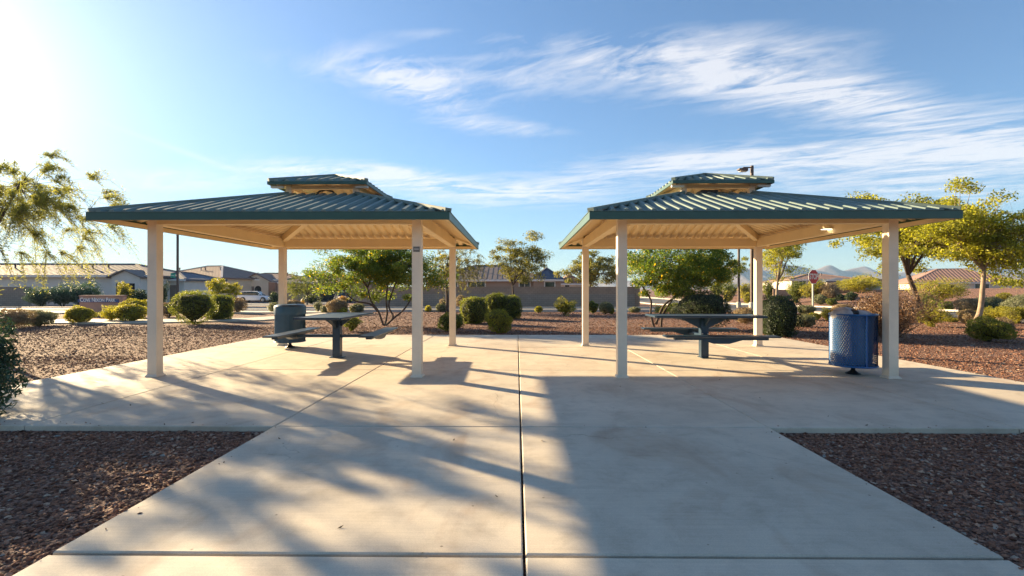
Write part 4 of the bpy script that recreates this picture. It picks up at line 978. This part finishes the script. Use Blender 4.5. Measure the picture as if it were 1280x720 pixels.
# monument sign
p, t = gp(125.5, 395)
Wm = 53*t/F; Hm = CAMZ-8*t/F-p.z
root = empty('park_name_sign', p, R(0)); tag(root, 'low brown wall sign reading COVE NIXON PARK beyond the left path', 'park sign')
b = MB(); b.box((-Wm/2, 0, -.1), (Wm/2, .3, Hm-.05), bev=.012); b.build('wall', M_monu, root)
b = MB(); b.box((-Wm/2-.02, -.02, Hm-.048), (Wm/2+.02, .32, Hm), bev=.01); b.build('cap', M_monu, root)
b = MB(); b.box((-Wm/2-.05, -.03, Hm-.33), (Wm/2-.12, -.002, Hm-.19)); b.build('name_band', M_bluesign, root)
def smallcaps(txt, size, mat, parent, loc, width):
    cu = bpy.data.curves.new('lettering', 'FONT'); cu.body = txt; cu.align_x = 'CENTER'; cu.align_y = 'CENTER'; cu.size = size; cu.extrude = .006; cu.offset = .006; cu.materials.append(mat)
    cu.small_caps_scale = .8
    for i, ch in enumerate(cu.body):
        if i > 0 and txt[i-1] != ' ': cu.body_format[i].use_small_caps = True
    o = text_mesh(cu, 'lettering', parent, loc, (R(90), 0, 0)); w_ = max(v.co.x for v in o.data.vertices)-min(v.co.x for v in o.data.vertices)
    if w_ > 0: o.scale = (width/w_, 1, 1)
    return o
smallcaps('Cove Nixon Park', .27, M_signw, root, (-.1, -.035, Hm-.225), Wm*.84)
# ------------------------------------------------------------------ walls
def wall(x0, x1, y, ztop, mat, label, th=.2, name='block_wall', y1=None):
    root = empty(name, (x0, y, 0), math.atan2((y1 or y)-y, x1-x0)); L = math.hypot(x1-x0, (y1 or y)-y); tag(root, label, 'wall')
    b = MB(); b.box((0, 0, -1.6), (L, th, ztop-.06)); b.build('wall_body', mat, root)
    b = MB(); b.box((-.02, -.03, ztop-.059), (L+.02, th+.03, ztop)); b.build('wall_cap', mat, root)
    n_ = int(L/6)
    for k in range(n_+1):
        b = MB(); b.box((-.22, -.05, -1.6), (.22, th+.05, ztop+.02)); b.build('pilaster', mat, root, loc=(L*k/max(1, n_), 0, 0)) if k in (0, n_) else None
    return root
wall(-15.2, 11.6, 46.5, 1.42, M_block, 'long brown block wall across the street between the pavilions')
b = MB(); b.box((-15.5, 46.28, -1.5), (11.3, 46.44, .70)); o = b.build('retaining_wall', M_block2); tag(o, 'lower course of darker block along the foot of the long wall', 'wall')
wall(-75, -47.4, 46.2, 1.40, M_block2, 'grey tan block garden wall at the far left')
wall(33, 33.01+60, 62, 1.12, M_block, 'low brown wall on top of the bank at the right', y1=40)
# ------------------------------------------------------------------ houses
def hip_roof(b, x0, x1, y0, y1, ze, zr, ov=.5, mi=0, gable=False):
    x0 -= ov; x1 += ov; y0 -= ov; y1 += ov
    if x1-x0 >= y1-y0:
        ins = 0 if gable else (y1-y0)/2; ym = (y0+y1)/2; a, c = (x0+ins, ym, zr), (x1-ins, ym, zr)
        vs = [(x0, y0, ze), (x1, y0, ze), (x1, y1, ze), (x0, y1, ze), a, c]; fs = [(0, 1, 5, 4), (1, 2, 5), (2, 3, 4, 5), (3, 0, 4)]
    else:
        ins = 0 if gable else (x1-x0)/2; xm = (x0+x1)/2; a, c = (xm, y0+ins, zr), (xm, y1-ins, zr)
        vs = [(x0, y0, ze), (x1, y0, ze), (x1, y1, ze), (x0, y1, ze), a, c]; fs = [(0, 1, 4), (1, 2, 5, 4), (2, 3, 5), (3, 0, 4, 5)]
    lo = [(v[0], v[1], v[2]-.18) for v in vs]
    b.add(vs+lo, fs+[(0, 6, 7, 1), (1, 7, 8, 2), (2, 8, 9, 3), (3, 9, 6, 0), (9, 8, 7, 6)], mi)
    return vs[4], vs[5], vs[:4]
def window(root, x, y, z0, w, hgt, side=0, fr=M_trimw, panes=2):
    """window in a wall facing -Y at y"""
    f = MB(); t = .12
    for lo, hi in (((-w/2-t, -.06, -t), (w/2+t, -.002, 0)), ((-w/2-t, -.06, hgt), (w/2+t, -.002, hgt+t)), ((-w/2-t, -.06, .001), (-w/2, -.002, hgt-.001)), ((w/2, -.06, .001), (w/2+t, -.002, hgt-.001))): f.box(lo, hi)
    for k in range(1, panes): f.box((-w/2+w*k/panes-.03, -.045, .002), (-w/2+w*k/panes+.03, -.003, hgt-.002))
    fo = f.build('window', fr, root, loc=(x, y, z0)); b = MB(); b.box((-w/2, -.03, 0), (w/2, -.004, hgt)); b.build('pane', M_glass, fo)
    return fo
def house(cx, cy, rz, W_, D_, ze, zr, zf, mw, mr, label, gable=False, wins=(), doors=(), wings=(), ridge_trim=False, vents=3, ov=.5, rows_h=.018):
    root = empty('house', (cx, cy, 0), rz); tag(root, label, 'house')
    b = MB(); b.box((-W_/2, 0, zf-.6), (W_/2, D_, ze-.19)); 
    if gable:
        ins = D_/2
        if W_ >= D_: b.add([(-W_/2, 0, ze-.19), (-W_/2, D_, ze-.19), (-W_/2, D_/2, zr-.25), (W_/2, 0, ze-.19), (W_/2, D_, ze-.19), (W_/2, D_/2, zr-.25)], [(0, 2, 1), (3, 4, 5)])
        else: b.add([(-W_/2, .02, ze-.19), (W_/2, .02, ze-.19), (0, .02, zr-.25)], [(0, 1, 2)])
    b.build('wall', mw, root)
    b = MB(); a, c, cor = hip_roof(b, -W_/2, W_/2, 0, D_, ze, zr, ov, gable=gable); rf = b.build('roof', mr, root)
    f = MB()
    f.box((-W_/2-ov-.04, -ov-.06, ze-.24), (W_/2+ov+.04, -ov-.002, ze-.02)); f.build('fascia_board', M_trimw if not ridge_trim else mw, root)
    b = MB(); b.beam(Vector(a)+Vector((0, 0, .08)), Vector(c)+Vector((0, 0, .08)), .3, .1)
    if not gable:
        for e, q in ((a, cor[0]), (a, cor[3]), (c, cor[1]), (c, cor[2])) if W_ >= D_ else ((a, cor[0]), (a, cor[1]), (c, cor[2]), (c, cor[3])):
            b.beam(Vector(e)+Vector((0, 0, .08)), Vector(q)+Vector((0, 0, .08)), .3, .1)
    for_rows = MB(); st_ = .62; hh_ = rows_h
    if W_ >= D_ and hh_:
        x_ = -W_/2-ov+.2; ym_ = D_/2; run = ym_+ov
        while x_ < W_/2+ov-.1:
            fr_ = 1.0 if gable else min(1.0, (x_+W_/2+ov)/run, (W_/2+ov-x_)/run)
            if fr_ > .05: for_rows.beam((x_, -ov, ze+hh_), (x_, -ov+run*fr_, ze+(zr-ze)*fr_+hh_), .26, hh_*1.6)
            x_ += st_
        tr_ = for_rows.build('tile_rows', mr, rf); tr_['kind'] = 'stuff'
    b.build('ridge_tiles', mr if not ridge_trim else M_st5, root)
    rr = random.Random(int(cx*7))
    for k in range(vents):
        x = rr.uniform(-W_*.35, W_*.35); y = D_*.28; z = ze+(zr-ze)*.56; b = MB(); b.lathe([(.08, z-.2), (.08, z+.45), (.15, z+.46), (.15, z+.56)], 8); b.build('vent_pipe', M_galv if k % 2 else M_pole, rf, loc=(x, y, 0))
    for w_ in wins: window(root, w_[0], 0, w_[1], w_[2], w_[3], panes=w_[4] if len(w_) > 4 else 2)
    for (x, w_, hh, mat) in doors:
        b = MB(); b.box((x-w_/2, -.05, zf), (x+w_/2, -.003, zf+hh)); b.build('door', mat, root)
    for (x0, x1, y0, wze, wzr, g_, mw2, mr2, kind) in wings:
        b = MB(); b.box((x0, y0, zf-.6), (x1, -.002, wze-.19))
        if g_: b.add([(x0, y0+.001, wze-.19), (x1, y0+.001, wze-.19), ((x0+x1)/2, y0+.001, wzr-.12)], [(0, 1, 2)])
        wg = b.build('wing', mw2, root)
        b = MB(); xm = (x0+x1)/2
        if g_:
            o_ = .35; vs = [(x0-o_, y0-o_, wze-.2), (xm, y0-o_, wzr), (x1+o_, y0-o_, wze-.2), (x0-o_, D_*.45, wze-.2), (xm, D_*.45, wzr), (x1+o_, D_*.45, wze-.2)]
            lo = [(v[0], v[1], v[2]-.14) for v in vs]
            b.add(vs+lo, [(0, 1, 4, 3), (1, 2, 5, 4), (6, 9, 10, 7), (7, 10, 11, 8), (0, 6, 7, 1), (1, 7, 8, 2), (0, 3, 9, 6), (2, 8, 11, 5)])
        else: hip_roof(b, x0, x1, y0, D_*.4, wze, wzr, .4)
        b.build('wing_roof', mr2, wg)
        if kind == 'arch':
            arc = [(x1-1.7+.5*math.cos(a_), zf+1.9+.5*math.sin(a_)) for a_ in np.linspace(0, math.pi, 9)]
            b = MB(); b.prism([(x1-2.2, zf)]+[(x1-1.2, zf)]+arc[0:], y0-.04, y0-.002); b.build('arched_doorway', M_dark, wg)
            b = MB(); b.prism([(x0+.6, zf+.9), (x0+1.7, zf+.9), (x0+1.7, zf+2.3), (x0+.6, zf+2.3)], y0-.05, y0-.003); b.build('shuttered_window', M_doorb, wg)
            b = MB(); b.lathe([(.22, -.02), (.22, .02)], 12); b.build('gable_vent', M_doorb, wg, loc=(xm, y0-.03, wzr-.9), rot=(R(90), 0, 0))
        elif kind == 'garage':
            b = MB(); b.box((x0+.7, y0-.05, zf), (x1-.7, y0-.003, zf+2.3)); gd = b.build('garage_door', M_doorb, wg)
            b = MB()
            for k in range(1, 4): b.box((x0+.72, y0-.056, zf+k*.58-.015), (x1-.72, y0-.051, zf+k*.58+.015))
            b.build('door_groove', M_dark, gd)
        elif kind == 'open':
            b = MB(); b.box((x0+.5, y0-.04, zf), (x1-.5, y0-.003, zf+2.4)); b.build('dark_opening', M_dark, wg)
    return root
hx = lambda px, dep: at(px, 361, dep)
# long pale house, far left
P0 = hx(60, 52)
house(P0.x-3, P0.y, R(3), 27, 10, 2.70, 4.15, -.6, M_st1, M_tile, 'long pale stucco house with grey brown tiled roof at the far left', wins=((-.6-4.6, .9, 1.5, .95),), vents=5,
      wings=((10.4, 13.3, -1.2, 2.7, 3.3, True, M_st1, M_tile, 'open'),))
P0 = hx(212, 56)
house(P0.x-.6, P0.y, R(0), 4.6, 7, 2.35, 3.2, -.65, M_st1, M_slate, 'pale garage wing with a slate blue roof behind the octagonal sign back', vents=0, doors=((.1, 2.6, 2.3, M_doorb), ))
P0 = hx(232, 74)
house(P0.x-.6, P0.y, R(-14), 15, 12, 2.9, 5.0, -.7, M_st2, M_tile2, 'sunlit sand coloured house with brown hip roof behind the yellow tree', vents=4, ridge_trim=True)
P0 = hx(282, 78)
house(P0.x, P0.y, R(4), 10, 9, 2.8, 4.0, -.7, M_st3, M_tile, 'beige house part with a plain roof between sunlit house and gabled house', vents=1, ridge_trim=False)
P0 = hx(328, 80)
house(P0.x, P0.y, R(4), 12, 9, 2.8, 3.95, -.7, M_st3, M_tile2, 'beige house with arched doorway in its gable behind the white car', vents=2,
      wings=((-2.0, 2.0, -2.2, 2.7, 3.75, True, M_st3, M_tile2, 'arch'),), doors=((-3.7, 1.2, 2.2, M_dark),))
b = MB(); pp = hx(341, 72); b.box((pp.x-.5, pp.y-.3, -1), (pp.x+.5, pp.y+.3, 2.2)); o = b.build('brick_pier', block_wall('red_brick', (.33, .16, .10), .2, .07)); tag(o, 'red brown brick pier right of the gabled beige house', 'pier')
P0 = hx(395, 76)
house(P0.x, P0.y, R(0), 13, 9, 2.3, 3.7, -.7, M_st4, M_tile, 'brown house with a dark open garage behind the spiky green tree', vents=1, wings=((.5, 5.0, -1.2, 2.2, 3.0, False, M_st4, M_tile, 'open'),))
P0 = hx(445, 84)
house(P0.x, P0.y, R(0), 7, 8, 2.6, 3.8, -.7, M_st4, M_tile2, 'brown house hidden behind the left flowering tree', vents=0)
# centre house behind the wall
P0 = hx(608, 58)
house(P0.x, P0.y, R(0), 14.5, 11, 2.35, 4.3, -.6, M_st4, M_tile, 'long brown house with white framed windows above the block wall', vents=3, wins=((-4.5, 1.40, 2.0, .65), (-1.2, 1.40, 2.0, .65), (4.6, 1.40, 1.2, .65)))
P0 = hx(684, 57)
house(P0.x, P0.y, R(0), 3.2, 7, 2.35, 3.75, -.6, M_st4, M_slate, 'brown house end with slate blue roof above the wall', vents=0, wins=((.3, 1.42, 1.1, .6, 1),), ov=.3, gable=False)
P0 = hx(713, 90)
house(P0.x, P0.y, R(0), 5.2, 8, 2.2, 3.9, -.6, M_st3, M_tile2, 'small far house with brown gable beside the inner rear post', vents=0, gable=True, wins=((-.6, .9, .8, 1.0, 1),))
# right houses
P0 = hx(1034, 95)
house(P0.x-.5, P0.y, R(-10), 12, 10, 3.1, 4.3, .0, M_st5, M_tile2, 'pale house with brown roof right of the octagonal sign', vents=1, wings=((-1, 5.5, -3.5, 2.7, 3.4, False, M_st5, M_slate, 'garage'),), wins=((-4, 1.6, 1.2, 1.2),))
P0 = hx(1088, 95)
house(P0.x, P0.y, R(-24), 5.5, 9, 2.6, 3.6, .0, M_st5, M_tile2, 'off white gabled house left of the right front post', vents=0, gable=True)
P0 = hx(1204, 100)
house(P0.x, P0.y, R(-22), 17, 13, 2.55, 5.6, .0, M_st3, M_tile3, 'house with a broad terracotta tiled roof behind the pale curved trunk', vents=1, rows_h=.09, wins=((-4, 1.2, 1.8, 1.0), (3, 1.2, 2.2, 1.0)))
P0 = hx(1265, 110)
house(P0.x, P0.y, R(-22), 12, 10, 2.3, 3.6, .0, M_st1, M_tile, 'low grey roofed house at the far right edge', vents=0)
P0 = hx(995, 120)
house(P0.x, P0.y, R(0), 9, 8, 3.0, 4.3, .0, M_st5, M_tile, 'far pale house half hidden behind the forked pale trunk', vents=0)
# ------------------------------------------------------------------ cars
def glossy(name, col, rough=.2):
    m, n, b = new_mat(name); b.inputs['Base Color'].default_value = (*col, 1); b.inputs['Roughness'].default_value = rough; b.inputs['Coat Weight'].default_value = .6
    c = ramp(n, noise(n, 2, 3, .5, worldco(n)), [(.3, tuple(k*.93 for k in col)), (.7, col)]); n.links.new(c, b.inputs['Base Color']); return m
M_cw = glossy('white_car_paint', (.86, .87, .88)); M_cd = glossy('dark_blue_car_paint', (.02, .03, .06)); M_tyre = paint('tyre_rubber', (.02, .02, .02), .8, .2, 8, 0); M_rim = paint('alloy_rim', (.5, .5, .5), .3, .1, 8, 0, metal=.8)
M_lampc = paint('clear_lamp', (.75, .77, .8), .15, .05, 8, 0); M_lampr = paint('red_lamp', (.4, .02, .02), .2, .05, 8, 0)
def car(x, y, rz, mat, label, group=None):
    z = h(x, y)+.03; root = empty('parked_car', (x, y, z), rz); tag(root, label, 'car', group)
    def loft(sts, name, mat, ny=8):
        b = MB(); n = 0
        for (X, zb, zt, wb, wt) in sts:
            ring = [(-wb, zb+.05), (-wb*1.0, (zb+zt)/2), (-wt, zt-.04), (-wt+.10, zt), (wt-.10, zt), (wt, zt-.04), (wb, (zb+zt)/2), (wb, zb+.05), (wb-.08, zb), (-wb+.08, zb)]
            for (yy, zz_) in ring: b.v.append((X, yy, zz_))
            n += 1
        k = 10
        for i in range(n-1):
            for j in range(k): b.f.append((i*k+j, i*k+(j+1) % k, (i+1)*k+(j+1) % k, (i+1)*k+j))
        b.f.append(tuple(reversed(range(k)))); b.f.append(tuple((n-1)*k+j for j in range(k))); b.m = [0]*len(b.f)
        return b.build(name, mat, root, smooth=False)
    loft([(-2.22, .42, .86, .72, .66), (-2.12, .30, 1.0, .84, .78), (-1.6, .28, 1.04, .90, .84), (0, .26, 1.02, .92, .86), (1.0, .27, 1.00, .92, .84), (1.7, .29, .93, .88, .80), (2.12, .33, .82, .80, .72), (2.26, .42, .72, .66, .60)], 'body', mat)
    loft([(-2.08, 1.0, 1.06, .72, .66), (-1.72, 1.0, 1.50, .76, .60), (-1.2, 1.0, 1.60, .78, .62), (0, 1.0, 1.62, .80, .62), (.45, 1.0, 1.56, .80, .62), (1.18, 1.0, 1.04, .78, .70)], 'cabin', M_glass)
    b = MB()
    b.add([(-1.74, -.61, 1.515), (-1.74, .61, 1.515), (-1.2, -.64, 1.612), (-1.2, .64, 1.612), (0, -.65, 1.632), (0, .65, 1.632), (.5, -.64, 1.562), (.5, .64, 1.562)], [(0, 2, 3, 1), (2, 4, 5, 3), (4, 6, 7, 5)])
    for q_ in (-1, 1):
        for (xa, ya, za), (xb, yb, zb) in (((-1.74, .62, 1.515), (-1.2, .65, 1.612)), ((-1.2, .65, 1.612), (0, .66, 1.632)), ((0, .66, 1.632), (.5, .65, 1.562))): b.beam((xa, q_*ya, za+.004), (xb, q_*yb, zb+.004), .05, .10)
    b.build('roof_panel', mat, root)
    for s in (-1, 1):
        for xa, za, xb, zb in ((-2.0, 1.03, -1.6, 1.56), (-.95, 1.03, -.95, 1.6), (.12, 1.03, .08, 1.6), (1.15, 1.04, .46, 1.57)):
            b = MB(); b.beam((xa, s*.80, za), (xb, s*.66, zb), .05, .09, up=(0, s, 0)); b.build('pillar', mat, root)
        b = MB(); b.box((.8, s*.96-.06, 1.02), (.98, s*.96+.06, 1.16), bev=.02); b.build('door_mirror', mat, root)
        b = MB(); b.box((1.86, s*.69-.11, .66), (2.16, s*.69+.11, .80), bev=.03); b.build('headlight', M_lampc, root)
        b = MB(); b.box((-2.17, s*.68-.1, .80), (-2.05, s*.68+.1, .96), bev=.02); b.build('tail_light', M_lampr, root)
        for X in (-1.36, 1.36):
            b = MB(); b.lathe([(.39, -.05), (.395, .0)], 20); b.build('wheel_arch', M_black, root, loc=(X, s*.915, .37), rot=(R(90), 0, 0))
            wl = empty('wheel', (X, s*.86, .34), 0, root)
            b = MB(); b.lathe([(.22, -.11), (.31, -.12), (.34, -.08), (.34, .08), (.31, .12), (.22, .11)], 22); b.build('tyre', M_tyre, wl, rot=(R(90), 0, 0), smooth=True)
            b = MB(); b.lathe([(.05, -.125), (.22, -.118), (.22, .118), (.05, .125)], 16); b.build('rim', M_rim, wl, rot=(R(90), 0, 0))
    b = MB(); b.box((2.14, -.45, .45), (2.275, .45, .70), bev=.03); b.build('grille', M_black, root)
    return root
P0 = hx(319, 70); car(P0.x, P0.y, R(8), M_cw, 'white SUV parked side on before the gabled beige house')
P0 = hx(428, 70); car(P0.x, P0.y, R(-60), M_cd, 'dark blue car by the open garage beyond the left flowering tree')
# ------------------------------------------------------------------ mountains
def mountains(depth, prof_, name, label_mat, seed, back=700):
    """ridge with real depth: height field whose crest follows prof_ (px, py)"""
    r = np.random.default_rng(seed); b = MB(); NX, NY = 240, 34
    px = np.linspace(prof_[0][0], prof_[-1][0], NX); ph = np.interp(px, [p[0] for p in prof_], [p[1] for p in prof_])
    def n1(x, f, s):
        return np.interp(x*f % 997, np.arange(998), np.random.default_rng(s).uniform(-1, 1, 998))
    for j in range(NY):
        t = j/(NY-1)                                     # 0 front foot, .6 crest, 1 behind
        for i in range(NX):
            dep = depth+(t-.6)*back; a = (px[i]-646)/F; X = a*depth*(dep/depth)**.3; Y = dep
            crest = (361-ph[i])/F*depth
            u = t/.6 if t < .6 else (1-t)/.4
            spur = .5+.5*math.sin(i*.55+3*math.sin(i*.13+seed)+t*2.2)
            z = crest*(u**(1.05+.9*spur))*(1 if t >= .55 else (1-.18*spur*(1-u)))
            z += 0 if j == 0 else (n1(i*1.0, .9, seed+j)*.05+n1(i*1.0, 2.7, seed+40+j)*.03)*crest*min(u, .75)*(1-abs(u-.5))
            b.v.append((X, Y, z-2))
    b.f = [(j*NX+i, j*NX+i+1, (j+1)*NX+i+1, (j+1)*NX+i) for j in range(NY-1) for i in range(NX-1)]; b.m = [0]*len(b.f)
    o = b.build(name, label_mat, smooth=True); tag(o, kind='structure'); return o
M_mtn = paint('bare_mountain_rock', (.15, .115, .105), .95, .45, .012, 0)
mountains(2500, [(690, 357), (760, 352), (820, 347), (870, 343), (900, 333), (915, 326), (930, 336), (942, 331), (965, 322), (980, 330), (1000, 332), (1016, 337), (1030, 331), (1037, 330), (1050, 337), (1062, 335), (1076, 331), (1090, 337), (1104, 343), (1120, 340), (1150, 334), (1185, 336), (1220, 330), (1255, 333), (1290, 326), (1340, 332), (1420, 340), (1600, 350)], 'mountains', M_mtn, 4)
mountains(1700, [(840, 358), (880, 354), (935, 353), (985, 347), (1040, 351), (1100, 352), (1140, 347), (1180, 350), (1230, 343), (1300, 339), (1400, 348), (1550, 356)], 'foothills', M_mtn, 9, 450)
# ------------------------------------------------------------------ haze
HAZE = 1.5e-4
if HAZE:
    b = MB(); b.box((-3500, -3500, -3), (3500, 3500, 190)); hz = b.build('haze', None) if False else None
    me = b.mesh('haze', []); hz = link('haze', me)
    m = bpy.data.materials.new('thin_haze'); m.use_nodes = True; n = m.node_tree; n.nodes.clear()
    pv = n.nodes.new('ShaderNodeVolumePrincipled'); pv.inputs['Density'].default_value = HAZE; pv.inputs['Color'].default_value = (.42, .66, 1, 1); pv.inputs['Anisotropy'].default_value = .1
    out = n.nodes.new('ShaderNodeOutputMaterial'); n.links.new(pv.outputs[0], out.inputs['Volume']); me.materials.append(m)
    tag(hz, 'thin pale haze filling the air out to the mountains', 'haze', kind='stuff')
